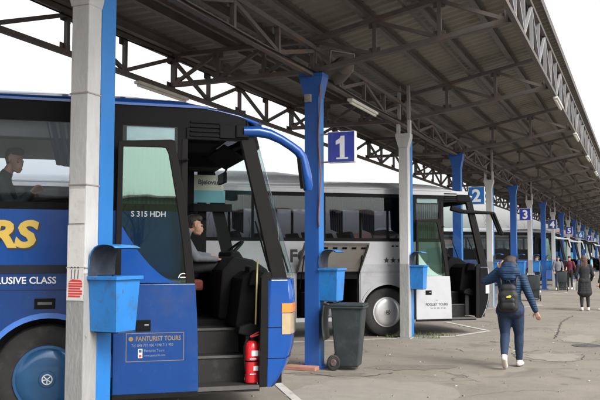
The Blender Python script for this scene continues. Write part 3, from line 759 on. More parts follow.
    for z in (.62, .93): b.prism([(2.12, z), (xf(z)-.004, z), (xf(z)-.004, z+.008), (2.12, z+.008)], 'y', -.002, 0); b.grid([[(x+.003, y, zq) for x, y, zq in frow(z)], [(x+.003, y, zq) for x, y, zq in frow(z+.008)]])
    b.build('bumper_seam', M['black_trim'], r)
    # indicator and headlamp wrapping the corner
    for z0, z1, m, nm in ((1.08, 1.18, M['orange'] if not c.get('nolamp') else M['hub_silver'], 'indicator'), (.86, 1.08, M['lamp_clear'] if not c.get('nolamp') else M['hub_silver'], 'headlamp')):
        b = MB(); rr = []
        for z in (z0+.004, z1-.004):
            row = [(2.275, -.006, z)]+[(x+.006, y-.004, z) for x, y, zq in frow(z, 0, .42, n=7)]
            rr.append(row)
        b.grid(rr); b.build(nm, m, r, smooth=False, solid=.02)
        b = MB(); rr = []
        for z in (z0+.004, z1-.004): rr.append([(2.25, Wd+.006, z)]+[(x+.006, y+.004, z) for x, y, zq in frow(z, Wd, Wd-.42, n=7)])
        b.grid(rr); b.build(nm, m, r, solid=.02)
    # roof
    b = MB(); rows = []
    for x, e, cr in ((XB-.02, -.12, .1), (XB+.1, 0, .2), (-4, 0, .22), (.8, 0, .22), (1.3, 0, .19), (1.6, -.025, .14), (1.82, -.07, .1), (1.99, -.13, .07)):
        row = []
        for i in range(19):
            t = -1+2*i/18; y = Wd/2+t*Wd/2*1.0; row.append((x+(.24*(1-abs(t)**3.2) if x > 1.9 else .16*(1-abs(t)**3.2) if x > 1.7 else 0), y, zr+e+cr*(1-abs(t)**2.6)))
        rows.append(row)
    b.grid(rows); b.build('roof', c.get('roof', P), r, smooth=True, solid=.03)
    b = MB(); b.box(XB, 1.5, -.012, .03, zr-.02, zr+.005); b.box(XB, 1.5, Wd-.03, Wd+.012, zr-.02, zr+.005); split_build(b, 'roof_gutter', c.get('roof', P), r)
    if c.get('ac'):
        b = MB(); rows = []
        for x, s in ((-6.2, .0), (-5.9, .55), (-5.2, .9), (-3., 1), (-2.2, 1), (-1.5, .75), (-1.05, .0)):
            rows.append([(x, .35+1.8*i/10, zr+.12+.27*s*(1-abs(-1+2*i/10)**4)*1) for i in range(11)])
        b.grid(rows); b.build('air_conditioner', M['bus_white_low'] if c['ac'] == 1 else P, r, smooth=True, solid=.02)
    # rear, floor, interior
    b = MB(); b.box(XB-.04, XB, 0, Wd, zb, zw+.1); b.box(XB-.04, XB, 0, Wd, 2.9, zr+.05); b.build('rear_panel', P, r, bevel=.01)
    b = MB(); b.box(XB-.02, XB-.01, .1, Wd-.1, zw+.1, 2.9); b.build('rear_window', M['glass_side'], r)
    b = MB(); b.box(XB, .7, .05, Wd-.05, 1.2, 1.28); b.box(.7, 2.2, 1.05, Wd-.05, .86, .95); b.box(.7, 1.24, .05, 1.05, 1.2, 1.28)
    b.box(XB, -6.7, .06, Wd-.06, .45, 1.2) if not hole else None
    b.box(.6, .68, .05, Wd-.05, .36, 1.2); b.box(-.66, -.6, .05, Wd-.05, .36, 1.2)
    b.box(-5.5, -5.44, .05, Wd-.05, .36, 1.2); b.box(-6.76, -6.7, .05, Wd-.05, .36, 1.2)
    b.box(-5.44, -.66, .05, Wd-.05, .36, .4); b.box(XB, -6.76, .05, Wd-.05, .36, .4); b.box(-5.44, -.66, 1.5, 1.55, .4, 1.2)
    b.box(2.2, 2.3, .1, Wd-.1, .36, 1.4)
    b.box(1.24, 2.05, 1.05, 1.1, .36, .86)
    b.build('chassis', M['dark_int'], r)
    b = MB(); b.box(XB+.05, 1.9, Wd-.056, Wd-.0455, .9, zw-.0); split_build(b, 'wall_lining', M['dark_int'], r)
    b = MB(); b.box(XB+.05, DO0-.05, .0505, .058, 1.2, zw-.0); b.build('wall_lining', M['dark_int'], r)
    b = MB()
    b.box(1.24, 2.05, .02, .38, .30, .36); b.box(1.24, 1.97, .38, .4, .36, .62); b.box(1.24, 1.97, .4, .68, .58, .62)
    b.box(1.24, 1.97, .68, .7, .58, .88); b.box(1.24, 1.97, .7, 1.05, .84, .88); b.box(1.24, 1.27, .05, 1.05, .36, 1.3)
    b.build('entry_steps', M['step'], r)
    b = MB(); b.box(1.27, 2.04, .0, .02, .325, .366); b.box(1.28, 1.96, .365, .38, .6, .625); b.box(1.28, 1.96, .665, .68, .86, .885); split_build(b, 'step_edge', M['step_edge'], r)
    b = MB(); b.prism([(1.88, .9), (1.98, .9), (1.98, .37), (2.15, .37), (2.25, 1.45), (2.06, 1.5), (1.95, 1.42)], 'y', .42, 1.0)
    b.prism([(1.86, .86), (2.1, .8), (2.12, .93), (2.0, .97), (1.88, .93)], 'y', .2, .42)
    b.prism([(2.0, 1.35), (2.2, 1.35), (2.2, 1.5), (2.05, 1.52)], 'y', .3, .42)
    b.prism([(1.8, .95), (2.3, .95), (2.38, 1.5), (2.2, 1.62), (1.98, 1.66), (1.84, 1.5)], 'y', 1.0, 2.42)
    b.prism([(2.0, 1.6), (2.2, 1.6), (2.12, 1.72), (2.02, 1.72)], 'y', 1.4, 2.2)
    b.build('dashboard', M['dark_int'], r, bevel=.02)
    b = MB(); b.box(1.98, 2.06, .36, .38, .37, .9); b.build('step_lining', M['int_grey'] if full else M['dark_int'], r)
    # ceiling and racks
    b = MB(); b.box(XB+.05, 1.7, .06, Wd-.06, zr-.05, zr-.02); b.build('ceiling', M['int_grey'], r)
    b = MB()
    for ya, yb in ((.1, .55), (Wd-.55, Wd-.1)):
        b.prism([(ya, 2.8), (yb, 2.84), (yb, 2.9), (ya, 3.02)] if ya < 1 else [(ya, 2.92), (yb, 2.88), (yb, 3.02), (ya, 2.95)], 'x', XB+.2, .3)
    split_build(b, 'luggage_rack', M['int_grey'], r, bevel=.01)
    b = MB(); b.box(1.2, 2.0, 1.85, 2.44, 2.76, 2.99); b.box(1.2, 1.8, .1, 1.8, 2.9, 2.99); b.prism([(1.3, 2.86), (1.7, 2.86), (1.7, 2.9), (1.3, 2.9)], 'y', .5, 1.2); b.build('cab_ceiling', M['dark_int'], r, bevel=.01)
    # seats
    if c.get('seats', True):
        s0 = None
        for i in range(10):
            for yy in (.12, .6, 1.45, 1.93):
                if yy == .12 and i == 0 and c.get('skip'): pass
                if s0 is None:
                    b = MB(); b.box(0, .45, 0, .44, .3, .44); b.hexa([(-.02, 0, .4), (.1, 0, .4), (.1, .44, .4), (-.02, .44, .4)], [(-.18, .03, .9), (-.09, .03, .9), (-.09, .41, .9), (-.18, .41, .9)])
                    b.box(.1, .3, .1, .34, 0, .3)
                    s0 = b.build('passenger_seat', M[c.get('seatm', 'seat')], r, bevel=.03); o = s0
                else: o = s0.copy(); COL.objects.link(o)
                o.location = (-.62-.8*i, yy, 1.28)
    # driver seat and wheel
    b = MB(); b.box(1.25, 1.72, 1.55, 2.05, 1.25, 1.38); b.hexa([(1.2, 1.55, 1.36), (1.33, 1.55, 1.36), (1.33, 2.05, 1.36), (1.2, 2.05, 1.36)], [(1.08, 1.58, 2.08), (1.18, 1.58, 2.08), (1.18, 2.02, 2.08), (1.08, 2.02, 2.08)]); b.box(1.35, 1.6, 1.7, 1.9, .95, 1.25)
    b.build('driver_seat', M['seat_red'] if full else M['seat'], r, bevel=.03)
    b = MB(); cx, cy, cz = 2.07, 1.8, 1.69; ta = radians(42)
    pts = [(cx+.23*cos(a)*cos(ta), cy+.23*sin(a), cz+.23*cos(a)*sin(ta)) for a in [2*pi*i/24 for i in range(25)]]
    b.tube(pts, .016, 8)
    for a in (0, 2.1, 4.2): b.bar((cx, cy, cz-.02), (cx+.22*cos(a)*cos(ta), cy+.22*sin(a), cz+.22*cos(a)*sin(ta)), .03, .015)
    b.tube([(cx, cy, cz-.02), (cx+.12, cy, cz-.25)], .03, 8)
    b.build('steering_wheel', M['black_trim'], r, smooth=False)
    # wheels
    for xc in (0, -6.1):
        for side in (0, 1):
            y0 = .04 if side == 0 else Wd-.34
            b = MB(); b.lathe([(.32, .01), (.36, -.0), (.45, .01), (.49, .04), (.505, .09), (.505, .22), (.48, .27), (.3, .3)], (xc, y0, .505), 'y', 48)
            w = b.build('wheel', M['rubber'], r, smooth='auto')
            b = MB(); s = 1 if side == 0 else -1; yc = y0-.0 if side == 0 else y0+.3
            b.lathe([(.315, .012*s), (.31, -.01*s), (.285, -.012*s), (.265, -.03*s), (.2, -.04*s), (.08, -.045*s), (.075, -.052*s), (.045, -.055*s)], (xc, yc, .505), 'y', 40)
            b.build('hubcap', M[c['hub']], w, smooth='auto')
            if side == 0:
                b = MB(); b.lathe([(.05, -.056), (.05, -.06), (.04, -.06), (.04, -.056)], (xc, yc, .505), 'y', 20, cap=False)
                for a in range(5):
                    t = (.75, 2.4, 3.3, 4.7, 5.6)[a]; b.bar((xc, yc-.058, .505), (xc+.04*cos(t), yc-.058, .505+.04*sin(t)), .01, .003, (0, 1, 0))
                b.build('hub_emblem', M['white_paint'] if c['hub'] == 'hub_blue' else M['black_trim'], w)
        b = MB(); b.lathe([(.62, .33), (.62, .35)], (xc, 0, .5), 'y', 24); b.lathe([(.62, Wd-.36), (.62, Wd-.35)], (xc, 0, .5), 'y', 24); split_build(b, 'wheel_housing', M['rubber'], r)
    # open door leaf parked outside the body
    if c.get('door', True):
        d = MB(); yo, y1 = -.13, -.09
        bl, br, tl, tr = (.59, .345), (1.40, .345), (.61, 2.77), (1.15, 2.795)
        def ex(z): return br[0]+(tr[0]-br[0])*(z-br[1])/(tr[1]-br[1])
        def exl(z): return bl[0]+(tl[0]-bl[0])*(z-bl[1])/(tl[1]-bl[1])
        def bx(z):      # bowed front edge
            t = (z-.345)/2.45; return ex(z)+.07*sin(pi*t)
        zz = [1.40, 1.6, 1.9, 2.2, 2.5, 2.72]
        zglass = 1.40
        zo = [.30, .8, 1.4, 1.8, 2.2, 2.5, 2.7]
        outer = [(.588, .30)]+[(bx(z)+.002, z) for z in zo]+[(tr[0]+.01, 2.79), (tr[0]-.03, 2.8), (.61, 2.77)]
        zi = [.36, .8, 1.4, 1.8, 2.2, 2.5, 2.66]
        inner = [(.65, .36)]+[(bx(z)-.083, z) for z in zi]+[(bx(2.71)-.1, 2.715), (bx(2.71)-.14, 2.72), (.66, 2.715)]
        n_ = len(outer); V_ = [(u, y_, w) for y_ in (yo, y1) for po_ in (outer, inner) for u, w in po_]; fs_ = []
        for i_ in range(n_):
            j_ = (i_+1) % n_; O0, I0, O1, I1 = 0, n_, 2*n_, 3*n_
            fs_ += [(O0+i_, O0+j_, I0+j_, I0+i_), (O1+i_, O1+j_, I1+j_, I1+i_), (O0+i_, O0+j_, O1+j_, O1+i_), (I0+i_, I0+j_, I1+j_, I1+i_)]
        d.add(V_, fs_)
        dr = d.build('door', M['pillar'] if 'pillar' in M else M['black_trim'], r, bevel=.006)
        q = MB(); q.prism([(.589, .35), (br[0]+.004, .35), (bx(.8)+.004, .8), (bx(1.1)+.004, 1.1), (bx(1.39)+.004, 1.39), (.589, 1.39)], 'y', yo-.004, y1+.004); q.build('door_panel', PL if not c.get('doorp') else c['doorp'], dr, bevel=.006)
        q = MB(); po = [(.65, zglass), (bx(zglass)-.08, zglass)]+[(bx(z)-.08, z) for z in zz[1:]]+[(.65, 2.72)]
        q.prism(po, 'y', yo+.014, yo+.02); q.build('door_glass', M['glass_door'], dr)
        # painted swoosh in the lower left of the glass
        sw = [(.652, zglass+.003)]+[(.652+.55*(i/10.)**1.0, zglass+.003+.55*(1-(i/10.))**1.7) for i in range(11)][::-1]
        q = MB(); q.prism(sw, 'y', yo+.006, yo+.011); q.build('door_swoosh', c['swoosh'], dr)
        q = MB(); q.box(.8, .94, yo-.012, yo-.002, .94, 1.05); q.build('door_lock', M['black_trim'], dr, bevel=.01)
        q = MB(); q.tube([(.88, yo-.012, 1.0), (.92, yo-.012, 1.0)], .01, 6); q.build('door_key', M['grey_text'], dr)
        q = MB(); q.tube([(1.12, y1, 2.6), (1.3, -.02, 2.62)], .012, 6); q.tube([(1.15, y1, .7), (1.3, -.02, .7)], .012, 6); split_build(q, 'door_arm', M['black_trim'], dr)
        dr['label'] = 'open passenger door leaf swung out against the side'
        if c.get('doortext'): c['doortext'](dr, yo)
        lk = c.get('leafk', 1); dr.scale = (1, 1, lk); dr.location = (0, 0, .345*(1-lk))
    # mirror
    if c.get('mirror'):
        mm, pts, rr = c['mirror']
        b = MB()
        for p_, q_, w0, w1 in pts:
            p_ = Vector(p_); q_ = Vector(q_); d_ = (q_-p_).normalized(); a_ = Vector((0, 1, 0)); n_ = d_.cross(a_).normalized()
            b.hexa([p_-a_*rr-n_*w0, p_+a_*rr-n_*w0, p_+a_*rr+n_*w0, p_-a_*rr+n_*w0], [q_-a_*rr-n_*w1, q_+a_*rr-n_*w1, q_+a_*rr+n_*w1, q_-a_*rr+n_*w1])
        mo = b.build('mirror_arm', mm, r, bevel=.025, seg=3, smooth='auto')
        p_, q_, w0, w1 = pts[-1]; p_ = Vector(p_); q_ = Vector(q_)
        b = MB(); b.bar(p_+Vector((-.06, 0, -.02)), q_+Vector((-.06, 0, .02)), rr*1.7, .02, (1, 0, 0)); b.build('mirror_glass', M['black_trim'], mo)
    # wipers
    b = MB(); b.tube([(xf(1.5)+.24, .8, 1.48), (xf(2.1)+.27, 1.1, 2.1)], .012, 6); b.tube([(xf(1.5)+.24, 1.7, 1.48), (xf(2.1)+.27, 1.9, 2.1)], .012, 6); split_build(b, 'wiper', M['black_trim'], r)
    return r

def dtext1(dr, yo):
    y = yo-.0052
    b = MB(); x0, x1, z0, z1 = .71, 1.26, .655, .925; t = .005
    for q in ((x0, x1, z0, z0+t), (x0, x1, z1-t, z1), (x0, x0+t, z0+t, z1-t), (x1-t, x1, z0+t, z1-t)): b.box(q[0], q[1], y, y+.001, q[2], q[3])
    b.build('text_border', M['gold_dull'], dr)
    text('PANTURIST TOURS', .062, (.80, y, .85), SIDE, M['gold_dull'], dr, 'lettering', bold=.0012, ext=.0006, sx=.8)
    b = MB(); b.lathe([(.022, 0), (.022, -.001)], (.755, y, .87), 'y', 16); b.build('emblem', M['gold_dull'], dr)
    text('Tel. 049 777 950 / 098 711 950', .038, (.76, y, .795), SIDE, M['grey_text'], dr, 'lettering', ext=.0006, sx=.82)
    text('Panturist Tours', .036, (.88, y, .745), SIDE, M['grey_text'], dr, 'lettering', ext=.0006, sx=.85)
    text('www.panturist.com', .03, (.88, y, .702), SIDE, M['grey_text'], dr, 'lettering', ext=.0006, sx=.85)
    b = MB(); b.box(.825, .865, y-.001, y, .69, .775); split_build(b, 'sticker', M['white_paint'], dr)
    b = MB(); b.box(.832, .858, y-.002, y-.001, .74, .77); b.build('sticker_mark', M['sign_blue'], dr)
    b = MB(); b.box(.832, .858, y-.002, y-.001, .695, .72); b.build('sticker_mark', M['paper_red'], dr)
    text('S 315 HDH', .075, (.74, yo+.012, 2.04), SIDE, M['pale_text'], dr, 'lettering', bold=.001, ext=.0006, sx=.95)
    b = MB(); b.tube([(1.25+.045*cos(a), yo+.011, 1.445+.045*sin(a)) for a in [pi*i/12 for i in range(13)]], .005, 5)
    b.tube([(1.22, yo+.011, 1.45), (1.28, yo+.011, 1.45)], .006, 5); split_build(b, 'sticker', M['white_paint'], dr)
BX1, BY1 = -5.16, 6.12
bus1 = bus((BX1, BY1), dict(paint=M['bus_blue'], low=M['bus_blue_low'], lip=M['bus_trim_blue'], hub='hub_blue', full=True, strip=True, blueish=True,
    label='blue coach with gold letters and open front door, nearest to the camera', swoosh=M['bus_blue'], doortext=dtext1,
    tubemirror=True))
pts = [(1.86, 2.93), (2.02, 2.935), (2.14, 2.915), (2.26, 2.865), (2.37, 2.80), (2.45, 2.745), (2.49, 2.69), (2.51, 2.62), (2.535, 2.5), (2.55, 2.38), (2.552, 2.34)]
rs = [.055, .056, .052, .047, .046, .048, .052, .054, .056, .055, .04]
b = MB(); b.tube([(x, 0, z) for x, z in pts], rs, 14); b.v = [(x, y*1.15, z) for x, y, z in b.v]
mo = b.build('mirror_arm', M['bus_blue'], bus1, smooth='auto')
b = MB(); b.bar((2.455, .0, 2.68), (2.495, .0, 2.36), .1, .02, (1, 0, 0)); b.build('mirror_glass', M['black_trim'], mo, bevel=.005)
b = MB(); b.box(1.78, 1.92, -.04, .03, 2.86, 2.99); b.build('mirror_mount', M['black_trim'], bus1, bevel=.01)
# side writing
text('TOURS', .34, (-1.40, -.003, 1.735), SIDE, M['black_letter'], bus1, 'lettering', bold=.017, shear=.18, sx=1.17)
text('TOURS', .34, (-1.415, -.006, 1.75), SIDE, M['gold'], bus1, 'lettering', bold=.014, shear=.18, sx=1.17)
text('EXCLUSIVE CLASS', .09, (-.64, -.003, 1.40), SIDE, M['white_paint'], bus1, 'lettering', bold=.0015, sx=.98)
b = MB(); b.box(-.13, .06, -.006, 0, 1.16, 1.26); b.build('flap_handle', M['black_trim'], bus1, bevel=.004)
b = MB(); b.box(-.1, .03, -.009, -.006, 1.2, 1.225); b.build('flap_handle', M['int_grey'], bus1)
# curtain
def curtain(x0, x1, zt_, zb2, par, taper=.5):
    b = MB(); rows = []
    for j in range(9):
        t = j/8; row = []
        for i in range(41):
            u = i/40; w = (x1-x0)*(1-taper*t*.8); x = x1-w*(1-u); row.append((x, .09+.02*sin(u*38)*(1-.3*t), zt_-(zt_-zb2)*t*(1-.12*(1-u)*(j == 8))))
        rows.append(row)
    b.grid(rows); return b.build('curtain', M['curtain'], par, smooth=True, solid=.004)
curtain(-.06, .40, 2.97, 2.48, bus1, .32)
b = MB(); b.box(-1.35, .34, .7, .72, 2.66, 2.98); b.build('window_blind', M['blind'], bus1)
b = MB(); b.box(1.62, 2.12, 2.42, 2.425, 2.52, 2.72); b.build('banner', M['cream'], bus1)
b = MB(); b.box(1.62, 2.14, 2.42, 2.425, 2.36, 2.52); b.build('banner', M['turq'], bus1)
text('Bjelovar', .085, (1.78, 2.418, 2.6), SIDE, M['black_letter'], bus1, 'lettering', bold=.002, ext=.0005)
b = MB(); b.prism([(1.75, 2.86), (1.98, 2.72), (1.97, 2.69), (1.73, 2.83)], 'y', .45, 1.5); b.build('sun_visor', M['dark_int'], bus1, bevel=.01)
b = MB(); b.box(1.86, 1.9, 1.05, 1.42, 2.5, 2.62); b.tube([(1.9, 1.2, 2.62), (1.98, 1.2, 2.8)], .012, 6); b.build('rear_view_mirror', M['black_trim'], bus1, bevel=.015)
b = MB(); b.tube([(1.28, .1, .5), (1.28, .1, 1.9), (1.28, .3, 2.2), (1.28, .3, 2.8)], .016, 8); b.build('handrail', M['int_grey'], bus1, smooth=True)
b = MB(); b.box(2.04, 2.08, .5, .72, 1.48, 1.55); split_build(b, 'dashboard_screen', M['black_trim'], bus1, bevel=.01)
for i in range(9):
    b = MB(); b.box(1.93+.0*i, 1.945, 1.1+.045*i, 1.125+.045*i, 1.5, 1.52); b.build('switch', M['white_paint' if i % 3 else 'red_paint'], bus1)
b = MB(); b.tube([(2.05, .22, .92), (2.07, .22, 1.62)], .009, 8); b.build('handrail', M['yellow_rail'], bus1, smooth=True)
b = MB(); b.box(1.64, 2.22, 2.36, 2.46, 2.24, 2.34); b.box(1.64, 1.72, 2.36, 2.46, 2.24, 2.85); split_build(b, 'window_bar', M['dark_int'], bus1)
# extinguisher (stands on the bottom step)
def bus_pt(x, y, z, base=(BX1, BY1)): return (base[0]+x*cos(HD)-y*sin(HD), base[1]+x*sin(HD)+y*cos(HD), z)
ex = empty('fire_extinguisher', bus_pt(2.0, .16, .367), HD, 'red fire extinguisher standing on the bottom step of the blue coach door', 'fire extinguisher')
b = MB(); b.lathe([(.07, 0), (.078, .01), (.078, .39), (.07, .43), (.04, .46), (.025, .465), (.025, .5)], (0, 0, 0), n=28); b.build('cylinder', M['red_paint'], ex, smooth='auto')
b = MB(); b.lathe([(.032, .465), (.032, .5)], (0, 0, 0), n=16); split_build(b, 'neck_ring', M['black_trim'], ex); b = MB(); b.lathe([(.0795, .235), (.0795, .25)], (0, 0, 0), n=28, cap=False); b.build('belt', M['black_trim'], ex)
b = MB(); b.bar((-.02, 0, .5), (.1, -.02, .54), .025, .015); b.bar((-.02, 0, .51), (.09, -.02, .57), .025, .012); b.build('handle', M['red_paint'], ex)
b = MB(); b.tube([(-.02, 0, .49), (-.07, -.03, .47), (-.095, -.03, .4), (-.09, -.03, .2), (-.085, -.03, .1)], .011, 8); b.build('hose', M['black_trim'], ex, smooth=True)
b = MB(); b.box(-.02, .05, -.081, -.076, .3, .36); b.box(.0, .055, -.081, -.076, .14, .19); b.box(-.04, .03, -.081, -.076, .265, .275); b.box(-.04, .03, -.081, -.076, .1, .108); split_build(b, 'label_plate', M['white_paint'], ex)

def dtext2(dr, yo):
    y = yo-.0052
    text('FOGLIET TOURS', .085, (.8, y, .68), SIDE, M['black_letter'], dr, 'lettering', bold=.002, ext=.0006, sx=.82)
    text('Tel. 01 201 37 88', .05, (.9, y, .6), SIDE, M['black_letter'], dr, 'lettering', ext=.0006)
    text('bus', .04, (1.03, y, .8), SIDE, M['black_letter'], dr, 'lettering', ext=.0006)
BX2, BY2 = -4.88, 16.23
bus2 = bus((BX2, BY2), dict(paint=M['bus_white'], low=M['bus_white_low'], hub='hub_silver', full=True, hole=(-1.97, -.62, .42, 1.36), ac=1, zw=2.0, ztop=2.94, zr=3.08, glass_flush=True,
    corner=M['black_trim'], nolamp=True, glassm='glass_dark', rail=M['bus_white'], leafk=.86, label='silver white coach with open luggage flap and two stars on its side', swoosh=M['glass_pale'], doortext=dtext2, doorp=M['bus_white'],
    mirror=(M['black_trim'], [((1.45, -.03, 2.70), (1.75, -.03, 2.62), .06, .045), ((1.73, -.03, 2.625), (2.5, -.03, 2.6), .045, .03), ((2.48, -.03, 2.61), (2.68, -.03, 2.12), .028, .04)], .04)))
text('FO', .36, (-2.12, -.003, 1.55), SIDE, M['black_letter'], bus2, 'lettering', bold=.01)
def star(x, z, rr, par):
    b = MB(); b.prism([(x+(rr if i % 2 == 0 else rr*.42)*sin(pi*i/5), z+(rr if i % 2 == 0 else rr*.42)*cos(pi*i/5)) for i in range(10)], 'y', -.004, 0); b.build('star', M['black_letter'], par)
star(-.02, 1.58, .07, bus2); star(.13, 1.58, .07, bus2); star(.28, 1.58, .07, bus2); star(.43, 1.58, .07, bus2)
text('Super', .05, (-.0, -.002, 1.46), SIDE, M['grey_text'], bus2, 'lettering', ext=.0006)
b = MB()
for x in (.1, .19): b.box(x, x+.06, -.004, 0, 1.86, 1.89)
split_build(b, 'marker_plate', M['black_trim'], bus2)
# luggage flap: hinge at z=1.37 on the side, outer edge up at 1.92
b = MB(); b.hexa([(-1.97, 0, 1.37), (-.62, 0, 1.37), (-.62, -.03, 1.35), (-1.97, -.03, 1.35)], [(-1.95, -.5, 1.93), (-.6, -.5, 1.93), (-.6, -.53, 1.91), (-1.95, -.53, 1.91)])
fo = b.build('luggage_flap', M['steel_light'], bus2, bevel=.006)
fo['label'] = 'raised luggage flap showing its grey inner side'
b = MB()
for i in range(6):
    x = -1.75+i*.2; b.hexa([(x, -.40, 1.815), (x+.1, -.40, 1.815), (x+.1, -.437, 1.803), (x, -.437, 1.803)], [(x, -.44, 1.86), (x+.1, -.44, 1.86), (x+.1, -.472, 1.843), (x, -.472, 1.843)])
split_build(b, 'flap_slot', M['black_trim'], fo)
b = MB(); b.bar((-1.97, -.03, 1.34), (-1.95, -.535, 1.9), .05, .03, (1, 0, 0)); b.bar((-.64, -.03, 1.34), (-.62, -.535, 1.9), .05, .03, (1, 0, 0)); b.bar((-1.97, -.535, 1.915), (-.6, -.535, 1.915), .03, .035); b.build('flap_frame', M['step_edge'], fo)
b = MB(); b.tube([(-1.9, -.0, 1.0), (-1.9, -.33, 1.68)], .012, 6); b.tube([(-.68, 0, 1.0), (-.68, -.33, 1.68)], .012, 6); split_build(b, 'gas_strut', M['black_trim'], fo)
lb = MB(); lb.box(-.35, .35, -.22, .22, 0, .5); lb.box(-.1, .1, -.02, .02, .5, .53)
o = lb.build('suitcase', M['grey_cloth'], bevel=.04, loc=bus_pt(-1.3, .6, .405, (BX2, BY2)), rot=(0, 0, HD)); tag(o, 'dark suitcase lying inside the open luggage hold of the silver coach', 'suitcase')
for cx0, cx1 in ((-1.25, -.95), (-.55, -.25), (.1, .36), (-2.6, -2.35), (-3.3, -3.05), (-4.2, -3.9)):
    curtain(cx0, cx1, 2.9, 2.12, bus2, .15)
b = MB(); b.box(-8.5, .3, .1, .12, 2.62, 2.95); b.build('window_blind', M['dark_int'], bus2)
bm_ = (M['black_trim'], [((1.35, -.03, 2.85), (1.75, -.03, 2.75), .1, .06), ((1.7, -.03, 2.75), (2.5, -.03, 2.7), .06, .04), ((2.46, -.03, 2.72), (2.62, -.03, 2.2), .035, .05)], .06)
wm = (M['bus_white'],)+bm_[1:]
specs = [((-5.85, 48.2), M['black_trim'], M['bus_blue_low'], M['bus_white'], 'dark coach with a pale roof seen behind signs 3 and 4', wm),
         ((-5.75, 58.7), M['bus_blue'], M['bus_blue_low'], M['bus_white'], 'blue coach with a white roof just right of sign 5', wm),
         ((-5.5, 69.1), M['bus_cyan'], M['bus_cyan'], M['bus_white'], 'turquoise coach with a white roof behind sign 6', bm_),
         ((-5.2, 79.6), M['bus_white'], M['bus_white_low'], M['bus_white'], 'white coach farthest along the bays, tiny at the right edge', wm)]
for i, (l, p1, p2, rf, lab, mi) in enumerate(specs):
    bus(l, dict(paint=p1, low=p2, roof=rf, hub='hub_silver', label=lab, swoosh=M['glass_pale'], seats=i < 1, door=i < 3, mirror=mi, ac=0, zr=3.1, ztop=2.95, zw=2.05))

ex.scale = (.95, .95, .92)
# ------------------------------------------------------------------ people
def ico(bm, c, r, sc=(1, 1, 1), sub=2):
    m = Matrix.Translation(c) @ Matrix.Diagonal((r*sc[0], r*sc[1], r*sc[2], 1))
    bmesh.ops.create_icosphere(bm, subdivisions=sub, radius=1, matrix=m)
def blobmesh(name, segs, m, parent, vox=.012, smooth=3, factor=.5):
    """segs: (p, q, r0, r1[, (sx,sy,sz)]) tapered rounded limbs fused into one surface"""
    bm = bmesh.new()
    for s in segs:
        p, q, r0, r1 = s[:4]; sc = s[4] if len(s) > 4 else (1, 1, 1)
        p = Vector(p); q = Vector(q); L_ = (q-p).length; n = max(1, int(L_/(min(r0, r1)*.45))+1)
        for i in range(n+1):
            t = i/n; ico(bm, p.lerp(q, t), r0+(r1-r0)*t, sc, 2 if r0 > .02 else 1)
    me = bpy.data.meshes.new(name); bm.to_mesh(me); bm.free()
    o = bpy.data.objects.new(name, me); COL.objects.link(o)
    md = o.modifiers.new('r', 'REMESH'); md.mode = 'VOXEL'; md.voxel_size = vox; md.use_smooth_shade = True
    if smooth: sm = o.modifiers.new('s', 'SMOOTH'); sm.iterations = smooth; sm.factor = factor
    bpy.context.view_layer.update()
    ne = bpy.data.meshes.new_from_object(o.evaluated_get(bpy.context.evaluated_depsgraph_get()))
    o.modifiers.clear(); o.data = ne; bpy.data.meshes.remove(me); ne.materials.clear(); ne.materials.append(m)
    for p in ne.polygons: p.use_smooth = True
    o.parent = parent
    return o
def lerp(a, b, t): return tuple(a[i]+(b[i]-a[i])*t for i in range(3))
def hand(wr, dirv, palm_n, side, curl=.5):
    """five fingers from wrist wr along dirv; palm_n: palm normal; side +-1 for the thumb side vector sign"""
    d_ = Vector(dirv).normalized(); n = Vector(palm_n); n = (n-d_*n.dot(d_)).normalized(); s_ = d_.cross(n)*side
    w = Vector(wr); out = []
    for k in (-1.2, -.4, .4, 1.2): out.append((w+s_*k*.008, w+d_*.085+s_*k*.019, .016, .0135))
    L_ = [.062, .074, .07, .055]
    for i, k in enumerate((1.5, .5, -.5, -1.5)):
        b0 = w+d_*.085+s_*k*.018; a = curl
        p1 = b0+(d_*cos(a*.6)+n*sin(a*.6))*L_[i]*.5; p2 = p1+(d_*cos(a*1.4)+n*sin(a*1.4))*L_[i]*.35; p3 = p2+(d_*cos(a*2.1)+n*sin(a*2.1))*L_[i]*.3
        out += [(b0, p1, .0095, .0085), (p1, p2, .0085, .008), (p2, p3, .008, .0068)]
    t0 = w+d_*.025+s_*.028; t1 = t0+(d_*.6+s_*.7+n*.3).normalized()*.04; t2 = t1+(d_*.9+s_*.25+n*.35).normalized()*.035
    out += [(t0, t1, .013, .011), (t1, t2, .011, .0085)]
    return out
def head(c, f, k=1.):
    """head segments around centre c, facing unit vector f"""
    c = Vector(c); f = Vector(f).normalized(); s = Vector((0, 0, 1)).cross(f).normalized(); u = f.cross(s)*-1
    u = Vector((0, 0, 1))
    h = [(c+u*.03-f*.015, c+u*.03-f*.02, .088, .088, (.88, 1., 1.05)), (c+f*.035-u*.02, c+f*.035-u*.03, .064, .064, (.9, .9, 1.1)),
         (c+f*.05-u*.085, c+f*.05-u*.085, .033, .033), (c+f*.02-u*.075, c+f*.02-u*.075, .045, .045),
         (c+f*.088+u*.0, c+f*.1-u*.028, .008, .0125), (c+f*.088+u*.022+s*.03, c+f*.088+u*.022-s*.03, .012, .012),
         (c+f*.09-u*.062+s*.016, c+f*.09-u*.062-s*.016, .009, .009), (c+f*.09-u*.052+s*.012, c+f*.09-u*.052-s*.012, .0085, .0085),
         (c+s*.08-f*.0-u*.02, c+s*.08+u*.02, .013, .016, (.5, 1, 1.2)), (c-s*.08-u*.02, c-s*.08+u*.02, .013, .016, (.5, 1, 1.2))]
    return h
